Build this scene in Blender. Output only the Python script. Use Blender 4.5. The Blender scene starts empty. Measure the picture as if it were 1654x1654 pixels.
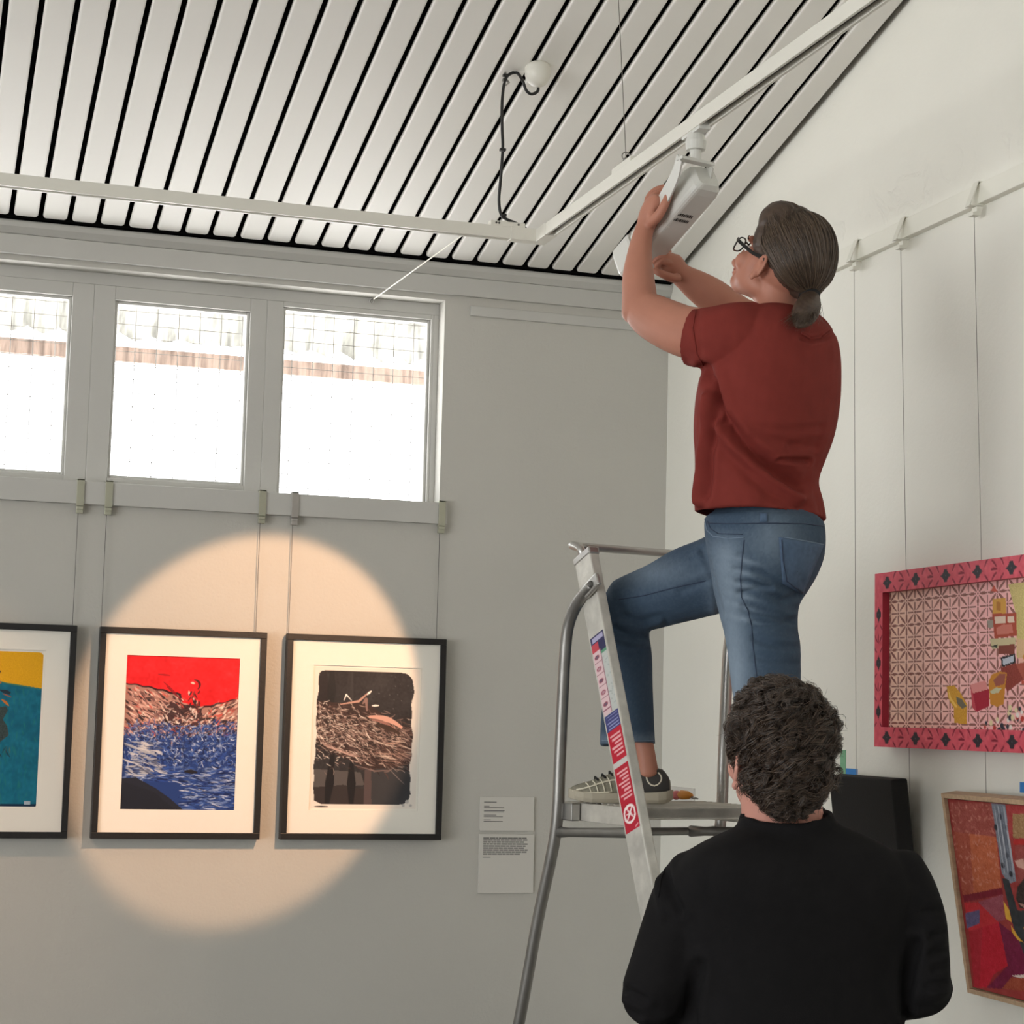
import bpy, bmesh, math, random
import numpy as np
from mathutils import Vector, Matrix
from mathutils.bvhtree import BVHTree
random.seed(7); rng = np.random.default_rng(7)
scene = bpy.context.scene
COL = scene.collection

# ---------------------------------------------------------------- camera
YAW, PITCH, ROLL, FPX, SZ = math.radians(17.739), math.radians(6.170), math.radians(1.411), 3080.0, 1654.0
CAM = np.array([0.0, 0.0, 1.6])
_f = np.array([math.sin(YAW)*math.cos(PITCH), math.cos(YAW)*math.cos(PITCH), math.sin(PITCH)])
_r = np.array([math.cos(YAW), -math.sin(YAW), 0.0]); _u = np.cross(_r, _f)
_c, _s = math.cos(ROLL), math.sin(ROLL)
RGT, UPV, FWD = _c*_r+_s*_u, -_s*_r+_c*_u, _f
cam_d = bpy.data.cameras.new('camera'); cam = bpy.data.objects.new('camera', cam_d); COL.objects.link(cam)
cam_d.sensor_width = 36.0; cam_d.lens = FPX/SZ*36.0; cam_d.clip_start = 0.05; cam_d.clip_end = 200
cam.matrix_world = Matrix(((RGT[0], UPV[0], -FWD[0], CAM[0]), (RGT[1], UPV[1], -FWD[1], CAM[1]),
                           (RGT[2], UPV[2], -FWD[2], CAM[2]), (0, 0, 0, 1)))
scene.camera = cam
scene.view_settings.view_transform = 'Standard'; scene.view_settings.look = 'None'
scene.view_settings.gamma = 1.0; scene.view_settings.use_curve_mapping = False
scene.view_settings.exposure = 0.0
scene.cycles.max_bounces = 10; scene.cycles.diffuse_bounces = 6
scene.cycles.sample_clamp_indirect = 8.0

# ---------------------------------------------------------------- daylight
WORLD_STRENGTH = 11.0
world = bpy.data.worlds.new('overcast_sky'); scene.world = world; world.use_nodes = True
wn, wl = world.node_tree.nodes, world.node_tree.links
wn.clear()
w_out = wn.new('ShaderNodeOutputWorld'); w_bg = wn.new('ShaderNodeBackground')
w_tc = wn.new('ShaderNodeTexCoord'); w_sep = wn.new('ShaderNodeSeparateXYZ'); w_ramp = wn.new('ShaderNodeValToRGB')
w_map = wn.new('ShaderNodeMapRange'); w_map.inputs[1].default_value = -1; w_map.inputs[2].default_value = 1
wl.new(w_tc.outputs['Generated'], w_sep.inputs[0]); wl.new(w_sep.outputs[2], w_map.inputs[0])
wl.new(w_map.outputs[0], w_ramp.inputs[0]); wl.new(w_ramp.outputs[0], w_bg.inputs[0]); wl.new(w_bg.outputs[0], w_out.inputs[0])
el = w_ramp.color_ramp.elements
el[0].position = 0.40; el[0].color = (1.0, 0.99, 0.98, 1)      # pale ground outside, its glow raised above the sky to light the ceiling
el[1].position = 1.0; el[1].color = (0.62, 0.67, 0.72, 1)
e2 = el.new(0.52); e2.color = (0.80, 0.82, 0.83, 1)
w_bg.inputs[1].default_value = WORLD_STRENGTH

def portal(name, loc, rot, sx, sy):
    l = bpy.data.lights.new(name, 'AREA'); l.shape = 'RECTANGLE'; l.size = sx; l.size_y = sy
    l.cycles.is_portal = True
    o = bpy.data.objects.new(name, l); o.location = loc; o.rotation_euler = rot; COL.objects.link(o)
    return o
YB, XR, XL, YF = 6.6, 2.717, -8.0, -6.0          # back, right, left and front wall faces
portal('portal_left', (XL-0.06, -1.1, 1.5), (0, math.radians(-90), 0), 2.8, 8.2)
portal('portal_front', (0.3, YF-0.06, 1.5), (math.radians(90), 0, 0), 1.0, 1.0)
portal('portal_back', (-0.3, YB+0.26, 2.74), (math.radians(-90), 0, 0), 4.3, 0.8)

# ---------------------------------------------------------------- geometry helpers
def ray(px, py): return RGT*((px-827)/FPX) - UPV*((py-827)/FPX) + FWD
def onY(px, py, Y): d = ray(px, py); return CAM + d*((Y-CAM[1])/d[1])
def onX(px, py, X): d = ray(px, py); return CAM + d*((X-CAM[0])/d[0])
def onZ(px, py, Z): d = ray(px, py); return CAM + d*((Z-CAM[2])/d[2])
def onD(px, py, D): return CAM + ray(px, py)*D
def proj(v):
    q = (np.asarray(v)-CAM) @ np.array([RGT, UPV, FWD]).T
    return 827+FPX*q[..., 0]/q[..., 2], 827-FPX*q[..., 1]/q[..., 2], q[..., 2]
CZ0, CSL = 3.244, 0.2587                         # ceiling height at the back wall and its slope
def ceil_z(y): return CZ0 + CSL*(6.58-y)
def on_ceil(px, py):
    d = ray(px, py); t = (CZ0+CSL*6.58-1.6)/(d[2]+CSL*d[1]); return CAM+d*t
def lin(r, g, b):
    f = lambda c: (c/255/12.92) if c/255 <= 0.04045 else ((c/255+0.055)/1.055)**2.4
    return np.array([f(r), f(g), f(b)])
def nrm(v): v = np.asarray(v, float); return v/(np.linalg.norm(v)+1e-12)

class MB:
    """collects shapes in one bmesh"""
    def __init__(self): self.v = []; self.f = []
    def add(self, verts, faces):
        o = len(self.v); self.v.extend([tuple(map(float, p)) for p in verts]); self.f.extend([tuple(i+o for i in f) for f in faces]); return self
    def hexa(self, p):                           # 8 corners: bottom ring 0-3, top ring 4-7
        return self.add(p, [(3,2,1,0),(4,5,6,7),(0,1,5,4),(1,2,6,5),(2,3,7,6),(3,0,4,7)])
    def box(self, x0, x1, y0, y1, z0, z1):
        return self.hexa([(x0,y0,z0),(x1,y0,z0),(x1,y1,z0),(x0,y1,z0),(x0,y0,z1),(x1,y0,z1),(x1,y1,z1),(x0,y1,z1)])
    def obox(self, c, ax, ay, az, hx, hy, hz):   # oriented box: centre, axes, half sizes
        c = np.asarray(c, float); ax, ay, az = nrm(ax)*hx, nrm(ay)*hy, nrm(az)*hz
        return self.hexa([c-ax-ay-az, c+ax-ay-az, c+ax+ay-az, c-ax+ay-az, c-ax-ay+az, c+ax-ay+az, c+ax+ay+az, c-ax+ay+az])
    def beam(self, a, b, side, w, d):            # box from a to b; w across `side`, d across the third axis
        a, b = np.asarray(a, float), np.asarray(b, float); t = nrm(b-a); s = nrm(np.asarray(side)-t*np.dot(side, t)); n = np.cross(t, s)
        return self.obox((a+b)/2, s, n, t, w/2, d/2, np.linalg.norm(b-a)/2)
    def rings(self, R, cap=True):                # R: list of (n,3) arrays
        n = len(R[0]); o = len(self.v)
        for r in R: self.v.extend([tuple(map(float, p)) for p in r])
        for i in range(len(R)-1):
            for j in range(n):
                k = (j+1) % n
                self.f.append((o+i*n+j, o+i*n+k, o+(i+1)*n+k, o+(i+1)*n+j))
        if cap:
            self.f.append(tuple(o+j for j in range(n))[::-1]); self.f.append(tuple(o+(len(R)-1)*n+j for j in range(n)))
        return self
    def tube(self, pts, r, n=10, cap=True):
        P = [np.asarray(p, float) for p in pts]; rr = r if hasattr(r, '__len__') else [r]*len(P)
        T = [nrm(P[min(i+1, len(P)-1)]-P[max(i-1, 0)]) for i in range(len(P))]
        ref = np.array([0, 0, 1.0]) if abs(T[0][2]) < 0.9 else np.array([1.0, 0, 0])
        a = nrm(np.cross(T[0], ref)); R = []
        for p, t, q in zip(P, T, rr):
            a = nrm(a - t*np.dot(a, t)); b = np.cross(t, a)
            R.append(np.array([p + q*(a*math.cos(2*math.pi*k/n)+b*math.sin(2*math.pi*k/n)) for k in range(n)]))
        return self.rings(R, cap)
    def lathe(self, c, axis, prof, n=24):        # prof: list of (distance along the axis, radius)
        c = np.asarray(c, float); t = nrm(axis); ref = np.array([0, 0, 1.0]) if abs(t[2]) < 0.9 else np.array([1.0, 0, 0])
        a = nrm(np.cross(t, ref)); b = np.cross(t, a)
        return self.rings([np.array([c+t*h+r*(a*math.cos(2*math.pi*k/n)+b*math.sin(2*math.pi*k/n)) for k in range(n)]) for h, r in prof])
    def prism(self, poly, off):                  # poly: 3-D outline, off: extrusion vector
        P = [np.asarray(p, float) for p in poly]; n = len(P); off = np.asarray(off, float)
        return self.add(P+[p+off for p in P], [tuple(range(n))[::-1], tuple(range(n, 2*n))]+[(i, (i+1) % n, n+(i+1) % n, n+i) for i in range(n)])
    def ellipsoid(self, c, ax, ay, az, rx, ry, rz, n=20, m=12):
        c = np.asarray(c, float); ax, ay, az = nrm(ax), nrm(ay), nrm(az); R = []
        for i in range(m+1):
            th = math.pi*(0.02+0.96*i/m)
            R.append(np.array([c+ax*rx*math.sin(th)*math.cos(2*math.pi*k/n)+ay*ry*math.sin(th)*math.sin(2*math.pi*k/n)-az*rz*math.cos(th) for k in range(n)]))
        return self.rings(R)
    def build(self, name, mat, parent=None, smooth=False, bevel=0.0, seg=2):
        me = bpy.data.meshes.new(name); me.from_pydata(self.v, [], self.f); me.update()
        bm = bmesh.new(); bm.from_mesh(me)
        bmesh.ops.recalc_face_normals(bm, faces=bm.faces)
        if bevel > 0:
            ed = [e for e in bm.edges if len(e.link_faces) == 2 and e.calc_face_angle(0) > 0.6]
            bmesh.ops.bevel(bm, geom=ed, offset=bevel, segments=seg, profile=0.5, affect='EDGES', clamp_overlap=True)
        bm.to_mesh(me); bm.free()
        return link(name, me, mat, parent, smooth)

def link(name, me, mat, parent=None, smooth=False):
    if mat is not None: me.materials.clear(); me.materials.append(mat)
    if smooth:
        me.polygons.foreach_set('use_smooth', [True]*len(me.polygons))
    o = bpy.data.objects.new(name, me); COL.objects.link(o)
    if parent is not None: adopt(o, parent)
    return o
def root_loc(p):
    v = Vector((0, 0, 0))
    while p is not None: v = v + p.location; p = p.parent
    return v
def adopt(o, parent):                            # children are modelled in world coordinates
    o.parent = parent; o.matrix_parent_inverse = Matrix.Translation(-root_loc(parent)) if parent.type == 'EMPTY' else Matrix.Identity(4)
def tag(o, label=None, cat=None, group=None, kind=None):
    if label: o['label'] = label
    if cat: o['category'] = cat
    if group: o['group'] = group
    if kind: o['kind'] = kind
    return o
def thing(name, label, cat, loc, group=None):
    o = bpy.data.objects.new(name, None); o.empty_display_size = 0.05; COL.objects.link(o); o.location = Vector([float(q) for q in loc])
    return tag(o, label, cat, group)
def copy_tree(o, parent=None):
    c = o.copy(); COL.objects.link(c)
    if parent is not None: c.parent = parent
    for ch in [x for x in bpy.data.objects if x.parent == o]: copy_tree(ch, c)
    return c

# ---------------------------------------------------------------- materials
def mat(name, col, rough=0.6, metal=0.0, var=0.0, vscale=8.0, bump=0.0, bscale=60.0, bump2=0.0, b2scale=6.0, col2=None, stretch=None, attr=None, spec=0.5, dist=0.01, hair=False):
    m = bpy.data.materials.new(name); m.use_nodes = True; nt = m.node_tree; N, L = nt.nodes, nt.links
    b = N['Principled BSDF']; b.inputs['Roughness'].default_value = rough; b.inputs['Metallic'].default_value = metal
    b.inputs['Specular IOR Level'].default_value = spec
    tc = N.new('ShaderNodeTexCoord'); src = tc.outputs['Object']
    if stretch:
        mp = N.new('ShaderNodeMapping'); mp.inputs['Scale'].default_value = stretch; L.new(src, mp.inputs[0]); src = mp.outputs[0]
    col = tuple(float(c) for c in col)+(1.0,)
    base = None
    if attr:
        a = N.new('ShaderNodeAttribute'); a.attribute_name = attr; base = a.outputs['Color']
    if var > 0 or col2 is not None:
        nz = N.new('ShaderNodeTexNoise'); nz.inputs['Scale'].default_value = vscale; nz.inputs['Detail'].default_value = 5
        L.new(src, nz.inputs['Vector'])
        mx = N.new('ShaderNodeMix'); mx.data_type = 'RGBA'
        rp = N.new('ShaderNodeMapRange'); rp.inputs[1].default_value = 0.3; rp.inputs[2].default_value = 0.7
        L.new(nz.outputs['Fac'], rp.inputs[0]); L.new(rp.outputs[0], mx.inputs[0])
        c2 = tuple(float(c) for c in col2)+(1.0,) if col2 is not None else tuple(c*(1-var) for c in col[:3])+(1.0,)
        mx.inputs[6].default_value = col; mx.inputs[7].default_value = c2
        if base is not None:
            mx.blend_type = 'MULTIPLY'; mx.inputs[0].default_value = 1
            g = N.new('ShaderNodeMapRange'); g.inputs[3].default_value = 1-var; g.inputs[4].default_value = 1.0
            L.new(nz.outputs['Fac'], g.inputs[0]); cb = N.new('ShaderNodeCombineColor')
            for k in range(3): L.new(g.outputs[0], cb.inputs[k])
            for lk in list(mx.inputs[0].links): L.remove(lk)
            L.new(base, mx.inputs[6]); L.new(cb.outputs[0], mx.inputs[7])
        base = mx.outputs[2]
    if base is not None: L.new(base, b.inputs['Base Color'])
    else: b.inputs['Base Color'].default_value = col
    if hair:                                      # each strand its own shade
        hi = N.new('ShaderNodeHairInfo'); L.new(hi.outputs['Random'], mx.inputs[0])
    h = None
    for st, sc in ((bump, bscale), (bump2, b2scale)):
        if st > 0:
            nz = N.new('ShaderNodeTexNoise'); nz.inputs['Scale'].default_value = sc; nz.inputs['Detail'].default_value = 4
            L.new(src, nz.inputs['Vector'])
            bp = N.new('ShaderNodeBump'); bp.inputs['Strength'].default_value = st; bp.inputs['Distance'].default_value = dist
            L.new(nz.outputs['Fac'], bp.inputs['Height'])
            if h is not None: L.new(h, bp.inputs['Normal'])
            h = bp.outputs[0]
    if h is not None: L.new(h, b.inputs['Normal'])
    return m
def glass_mat(name, tint=(1, 1, 1), streak=0.0):
    m = bpy.data.materials.new(name); m.use_nodes = True; N, L = m.node_tree.nodes, m.node_tree.links; N.clear()
    o = N.new('ShaderNodeOutputMaterial'); t = N.new('ShaderNodeBsdfTransparent'); g = N.new('ShaderNodeBsdfGlossy'); x = N.new('ShaderNodeMixShader')
    t.inputs[0].default_value = tuple(tint)+(1,); g.inputs[1].default_value = 0.03; x.inputs[0].default_value = 0.05
    if streak > 0:                               # rain streaks and dirt on the pane
        tc = N.new('ShaderNodeTexCoord'); mp = N.new('ShaderNodeMapping'); mp.inputs['Scale'].default_value = (45, 1, 5)
        nz = N.new('ShaderNodeTexNoise'); nz.inputs['Scale'].default_value = 1.0; nz.inputs['Detail'].default_value = 4
        rp = N.new('ShaderNodeMapRange'); rp.inputs[1].default_value = 0.45; rp.inputs[2].default_value = 0.75; rp.inputs[3].default_value = 1.0; rp.inputs[4].default_value = 1.0-streak
        cb = N.new('ShaderNodeCombineColor')
        L.new(tc.outputs['Object'], mp.inputs[0]); L.new(mp.outputs[0], nz.inputs['Vector']); L.new(nz.outputs['Fac'], rp.inputs[0])
        for k in range(3): L.new(rp.outputs[0], cb.inputs[k])
        L.new(cb.outputs[0], t.inputs[0])
    L.new(t.outputs[0], x.inputs[1]); L.new(g.outputs[0], x.inputs[2]); L.new(x.outputs[0], o.inputs[0])
    return m

M = {}
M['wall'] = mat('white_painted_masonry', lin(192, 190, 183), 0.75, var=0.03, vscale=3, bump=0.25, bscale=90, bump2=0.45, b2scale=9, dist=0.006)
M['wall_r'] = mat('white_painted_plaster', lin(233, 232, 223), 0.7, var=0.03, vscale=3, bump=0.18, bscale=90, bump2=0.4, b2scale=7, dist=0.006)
M['wall_dim'] = mat('grey_painted_plaster', lin(150, 148, 144), 0.8)
def rough_band(m, z0, z1, axis_noise=11):                # lumpy old plaster in a band of heights
    nt = m.node_tree; N, L = nt.nodes, nt.links; b = N['Principled BSDF']; tc = N.new('ShaderNodeTexCoord'); sp = N.new('ShaderNodeSeparateXYZ'); L.new(tc.outputs['Object'], sp.inputs[0])
    nz = N.new('ShaderNodeTexNoise'); nz.inputs['Scale'].default_value = axis_noise; nz.inputs['Detail'].default_value = 6; nz.inputs['Distortion'].default_value = 1.5; L.new(tc.outputs['Object'], nz.inputs['Vector'])
    rp = N.new('ShaderNodeValToRGB'); rp.color_ramp.elements[0].position = .50; rp.color_ramp.elements[1].position = .62; L.new(nz.outputs['Fac'], rp.inputs[0])
    a = N.new('ShaderNodeMapRange'); a.inputs[1].default_value = z0; a.inputs[2].default_value = z0+.03; L.new(sp.outputs[2], a.inputs[0])
    c = N.new('ShaderNodeMapRange'); c.inputs[1].default_value = z1-.1; c.inputs[2].default_value = z1; c.inputs[3].default_value = 1; c.inputs[4].default_value = 0; L.new(sp.outputs[2], c.inputs[0])
    m1 = N.new('ShaderNodeMath'); m1.operation = 'MULTIPLY'; L.new(a.outputs[0], m1.inputs[0]); L.new(c.outputs[0], m1.inputs[1])
    m2 = N.new('ShaderNodeMath'); m2.operation = 'MULTIPLY'; L.new(m1.outputs[0], m2.inputs[0]); L.new(rp.outputs[0], m2.inputs[1])
    bp = N.new('ShaderNodeBump'); bp.inputs['Strength'].default_value = .45; bp.inputs['Distance'].default_value = .008; L.new(m2.outputs[0], bp.inputs['Height'])
    old = b.inputs['Normal'].links[0].from_socket; L.new(old, bp.inputs['Normal']); L.new(bp.outputs[0], b.inputs['Normal'])
rough_band(M['wall_r'], 3.06, 3.27, 6)
M['trimwhite'] = mat('off_white_trim', lin(192, 191, 186), 0.5, var=0.03, bump=0.06, bscale=40)
M['railwhite'] = mat('white_rail_paint', lin(230, 229, 218), 0.55, var=0.03)
M['slat'] = mat('white_ceiling_slat', lin(234, 232, 226), 0.55, var=0.03, vscale=2, spec=0.25)
M['void'] = mat('black_ceiling_void', (0.004, 0.004, 0.004), 0.95, spec=0.05)
M['track'] = mat('white_track_metal', lin(226, 224, 214), 0.4)
M['trackdark'] = mat('track_slot_grey', lin(70, 68, 64), 0.5)
M['black'] = mat('black_satin_wood', lin(22, 20, 20), 0.45, bump=0.08, bscale=120)
M['cable'] = mat('black_cable_rubber', lin(24, 23, 22), 0.5)
M['mat'] = mat('white_mount_board', lin(236, 232, 222), 0.85, bump=0.04, bscale=300)
M['alu'] = mat('brushed_aluminium', lin(186, 184, 180), 0.38, 0.85, var=0.12, vscale=14, bump=0.05, bscale=60)
M['aludark'] = mat('dull_aluminium', lin(150, 148, 144), 0.45, 0.8, var=0.2, vscale=18)
M['hanger'] = mat('zinc_hanger_steel', lin(176, 176, 158), 0.42, 0.55)
M['hangerw'] = mat('white_hanger_steel', lin(222, 221, 210), 0.45)
M['wire'] = mat('thin_steel_wire', lin(150, 146, 140), 0.45, 0.6)
M['wiredark'] = mat('dark_steel_wire', lin(92, 88, 84), 0.5, 0.4)
M['wirew'] = mat('pale_cord', lin(230, 226, 214), 0.6)
M['floor'] = mat('pale_timber_floor', lin(112, 106, 99), 0.4, var=0.2, vscale=3, stretch=(8, 0.6, 1))
M['glass'] = glass_mat('window_glass', streak=0.35)
M['wood'] = mat('pale_oak_frame', lin(196, 166, 134), 0.5, var=0.25, vscale=12, stretch=(1, 8, 8))
M['card'] = mat('white_label_card', lin(206, 203, 196), 0.7)
M['print'] = mat('grey_print', lin(112, 110, 108), 0.8)
M['printdark'] = mat('dark_print', lin(62, 60, 58), 0.8)

# ---------------------------------------------------------------- room shell
def structure(o): o['kind'] = 'structure'; return o
mb = MB(); mb.box(XL-0.2, XR+0.2, YF-0.2, YB+0.2, -0.1, 0.0); structure(mb.build('floor', M['floor']))
mb = MB()                                        # back wall with the window band cut out
WX0, WX1, WZ0, WZ1 = -2.45, 1.835, 2.33, 3.112
mb.box(XL-0.2, XR+0.2, YB, YB+0.22, 0.0, WZ0); mb.box(XL-0.2, XR+0.2, YB, YB+0.22, WZ1, 3.42)
mb.box(XL-0.2, WX0, YB, YB+0.22, WZ0, WZ1); mb.box(WX1, XR+0.2, YB, YB+0.22, WZ0, WZ1)
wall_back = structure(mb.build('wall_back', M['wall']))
RIDGE = 1.6
mb = MB()                                        # right wall follows the ceiling's rake
def gable(x0, x1):
    p = [(x0, YF-0.2, -0.02), (x0, YB+0.2, -0.02), (x0, YB+0.2, ceil_z(YB+0.2)+0.25), (x0, RIDGE, ceil_z(RIDGE)+0.25), (x0, YF-0.2, 3.5)]
    mb.prism(p, (x1-x0, 0, 0))
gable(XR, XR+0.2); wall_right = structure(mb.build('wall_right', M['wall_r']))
mb = MB()                                        # left wall with a long window opening
LZ0, LZ1, LY0, LY1 = 0.1, 2.9, -5.2, 3.0
mb.box(XL-0.2, XL, YF-0.2, YB+0.2, 0, LZ0); mb.box(XL-0.2, XL, LY1, YB+0.2, LZ0, LZ1); mb.box(XL-0.2, XL, YF-0.2, LY0, LZ0, LZ1)
mb.prism([(XL-0.2, YF-0.2, LZ1), (XL-0.2, YB+0.2, LZ1), (XL-0.2, YB+0.2, ceil_z(YB+0.2)+0.25), (XL-0.2, RIDGE, ceil_z(RIDGE)+0.25), (XL-0.2, YF-0.2, 3.5)], (0.2, 0, 0))
for k in range(1, 7):
    y = LY0+(LY1-LY0)*k/7; mb.box(XL-0.12, XL-0.06, y-0.03, y+0.03, LZ0, LZ1)
structure(mb.build('wall_left', M['wall_dim']))
mb = MB()
FX0, FX1, FZ0, FZ1 = -0.2, 0.8, 1.0, 2.0
mb.box(XL, XR, YF-0.2, YF, 0, FZ0); mb.box(XL, XR, YF-0.2, YF, FZ1, 3.6); mb.box(XL, FX0, YF-0.2, YF, FZ0, FZ1); mb.box(FX1, XR, YF-0.2, YF, FZ0, FZ1)
for k in range(1, 4):
    x = FX0+(FX1-FX0)*k/4; mb.box(x-0.03, x+0.03, YF-0.12, YF-0.06, FZ0, FZ1)
structure(mb.build('wall_front', M['wall_dim']))

# ceiling: dark void board above separate white slats, falling to the back wall
ceiling = bpy.data.objects.new('ceiling', None); COL.objects.link(ceiling); ceiling['kind'] = 'structure'
ceiling.location = (0, 4.0, ceil_z(4.0))
nc = nrm((0, CSL, 1))                             # normal of the ceiling plane, up
mb = MB()
def slab(ya, za, yb, zb, t):
    mb.hexa([(XL-0.2, ya, za), (XR+0.2, ya, za), (XR+0.2, yb, zb), (XL-0.2, yb, zb), (XL-0.2, ya, za+t), (XR+0.2, ya, za+t), (XR+0.2, yb, zb+t), (XL-0.2, yb, zb+t)])
slab(RIDGE, ceil_z(RIDGE)+0.075, YB+0.2, ceil_z(YB+0.2)+0.075, 0.1)
mb.box(XL, XR, 6.556, 6.60, 3.2505, 3.37)  # added black strip, colours the gap behind the slat ends as deep shade
mb.build('void_board', M['void'], ceiling)
mb = MB(); slab(YF-0.2, 3.3, RIDGE, ceil_z(RIDGE)+0.02, 0.12); mb.build('front_slope', M['slat'], ceiling)
SP, SW, ST = 0.0965, 0.080, 0.016                # slat spacing, width, thickness
def slat_mesh():
    prof = []
    for cx, cz, a0 in ((SW/2-0.007, 0.007, -90), (SW/2-0.003, ST-0.003, 0), (-SW/2+0.003, ST-0.003, 90), (-SW/2+0.007, 0.007, 180)):
        r = 0.007 if cz == 0.007 else 0.003
        for k in range(4):
            a = math.radians(a0+30*k); prof.append((cx+r*math.cos(a), cz+r*math.sin(a)))
    y0, y1 = RIDGE+0.02, 6.545
    d = nrm((0, 1, -CSL)); L_ = (y1-y0)/d[1]
    mb = MB()
    base = np.array([0, y0, ceil_z(y0)])
    rs = []
    for s, k in ((0, 1), (L_-0.008, 1), (L_-0.002, 0.93), (L_, 0.86)):
        rs.append(np.array([base+d*s+np.array([p[0]*k, 0, 0])+nc*(p[1]*k+(1-k)*ST*0.5) for p in prof]))
    mb.rings(rs)
    me = bpy.data.meshes.new('slat'); me.from_pydata(mb.v, [], mb.f); me.update()
    bm = bmesh.new(); bm.from_mesh(me); bmesh.ops.recalc_face_normals(bm, faces=bm.faces); bm.to_mesh(me); bm.free()
    me.materials.append(M['slat']); return me
sm = slat_mesh()
x = 2.699-SP/2; k = 0
while x > XL:
    o = bpy.data.objects.new('slat', sm); COL.objects.link(o); o.parent = ceiling
    o.matrix_parent_inverse = Matrix.Translation(-ceiling.location)
    o.location = (x, 0, float(rng.normal(0, 0.0006))); x -= SP; k += 1

# cornice and frieze on the back wall
mb = MB()
mb.box(XL, XR, YB-0.016, YB, 3.132, 3.200)
cov = [(YB, 3.200), (YB-0.018, 3.200), (YB-0.024, 3.208), (YB-0.036, 3.222), (YB-0.040, 3.236), (YB-0.036, 3.244), (YB, 3.250)]
mb.prism([(XL, y, z) for y, z in cov], (XR-XL, 0, 0))
mb.box(1.93, XR, YB-0.010, YB, 3.062, 3.100)
structure(mb.build('trim_1', M['trimwhite'], bevel=0.003))

# window band: posts, casements, panes, mesh
YFR = YB+0.075                                    # face of the window joinery
mb = MB()
mb.box(WX0, WX1, YFR, YFR+0.05, 3.070, WZ1)       # head
mb.box(1.815, WX1, YFR, YFR+0.05, 2.355, 3.070)
mb.box(WX0, WX1, YFR, YFR+0.05, WZ0, 2.355)
wins = []
def wx(px, py): return float(onY(px, py, YFR)[0])
w3 = (wx(453, 640), wx(693, 650)); w2 = (wx(180, 620), wx(400, 630)); w1 = (wx(0, 610)-0.235, wx(111, 610))
per = w2[0]-w1[0]
wins = [w3, w2, w1, (w1[0]-per, w1[1]-per), (w1[0]-2*per, w1[1]-2*per), (w1[0]-3*per, w1[1]-3*per), (w1[0]-4*per, w1[1]-4*per)]
wins = [w for w in wins if w[0] > WX0+0.02]
edges = [1.815]
for a, b in wins: edges += [b, a]
edges.append(WX0)
structure(mb.build('trim_2', M['trimwhite'], bevel=0.002))
for i, (a, b) in enumerate(wins):
    zb, zt = (2.36, 3.052) if i == 0 else (2.395, 3.022)
    nxt = wins[i+1][1] if i+1 < len(wins) else WX0
    left = (a+nxt)/2 if i+1 < len(wins) else WX0
    right = (wins[i-1][0]+b)/2 if i else 1.815
    mb = MB()
    mb.box(left, a, YFR, YFR+0.045, 2.355, 3.07); mb.box(b, right, YFR, YFR+0.045, 2.355, 3.07)
    mb.box(a, b, YFR, YFR+0.045, zt, 3.07); mb.box(a, b, YFR, YFR+0.045, 2.355, zb)
    w = structure(mb.build('window_%d' % (i+1), M['trimwhite'], bevel=0.002))
    mb = MB(); t = 0.011
    for x0, x1, z0, z1 in ((a, a+t, zb, zt), (b-t, b, zb, zt), (a+t, b-t, zt-t, zt), (a+t, b-t, zb, zb+t)):
        mb.box(x0, x1, YFR+0.014, YFR+0.042, z0, z1)
    mb.build('glazing_bead', M['trimwhite'], w, bevel=0.003)
    mb = MB(); mb.box(a+0.004, b-0.004, YFR+0.030, YFR+0.034, zb+0.004, zt-0.004); mb.build('pane', M['glass'], w)
    mb = MB()                                     # welded wire screen outside the glass
    x0 = a+0.02
    yy = YFR+0.10
    x_ = a-0.02+0.03*(i % 3)
    while x_ < b+0.03: mb.tube([(x_, yy, 2.34), (x_, yy, 3.10)], 0.0016, 5); x_ += 0.076
    z_ = 2.36+0.01*i
    while z_ < 3.10: mb.tube([(a-0.03, yy, z_), (b+0.03, yy, z_)], 0.0013, 5); z_ += 0.049
    mb.build('wire_screen', M['wire'], w)

# picture rails and skirting
mb = MB(); mb.box(XL, 1.86, YB-0.022, YB, 2.288, 2.366); structure(mb.build('trim_3', M['trimwhite'], bevel=0.002))
mb = MB(); mb.box(XR-0.024, XR, YF, YB-0.022, 3.003, 3.058); structure(mb.build('trim_4', M['railwhite'], bevel=0.002))
mb = MB(); mb.box(XL, XR, YB-0.018, YB, 0, 0.14); structure(mb.build('baseboard_back', M['trimwhite'], bevel=0.003))
mb = MB(); mb.box(XR-0.018, XR, YF, YB, 0, 0.14); structure(mb.build('baseboard_right', M['trimwhite'], bevel=0.003))

# outside the back windows: an awning with a fascia beam and translucent sheets, paving beyond
M['fascia'] = mat('faded_timber_fascia', lin(150, 128, 116), 0.8, var=0.35, vscale=6, stretch=(14, 1, 1))
M['sheet'] = mat('weathered_awning_sheet', lin(138, 138, 130), 0.7, var=0.45, vscale=5, stretch=(9, 1.5, 1))
M['paving'] = mat('pale_paving', lin(190, 186, 176), 0.9, var=0.1)
aw = thing('awning', 'faded timber edged awning with ribbed sheets outside the window band', 'awning', (0, 8.5, 0))
mb = MB(); mb.box(-5, 5, 8.5, 8.54, 3.135, 3.202); mb.build('fascia_board', M['fascia'], aw)
mb = MB(); n = 150; up = []; lo = []
for k in range(n+1):
    x_ = -5+10*k/n; zz = 0.018*math.sin(2*math.pi*x_/0.14)
    up += [(x_, 7.3, 3.60+zz), (x_, 8.5, 3.245+zz)]
mb.add(up, [(2*k, 2*k+1, 2*k+3, 2*k+2) for k in range(n)]); mb.build('ribbed_sheet', M['sheet'], aw)
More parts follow.
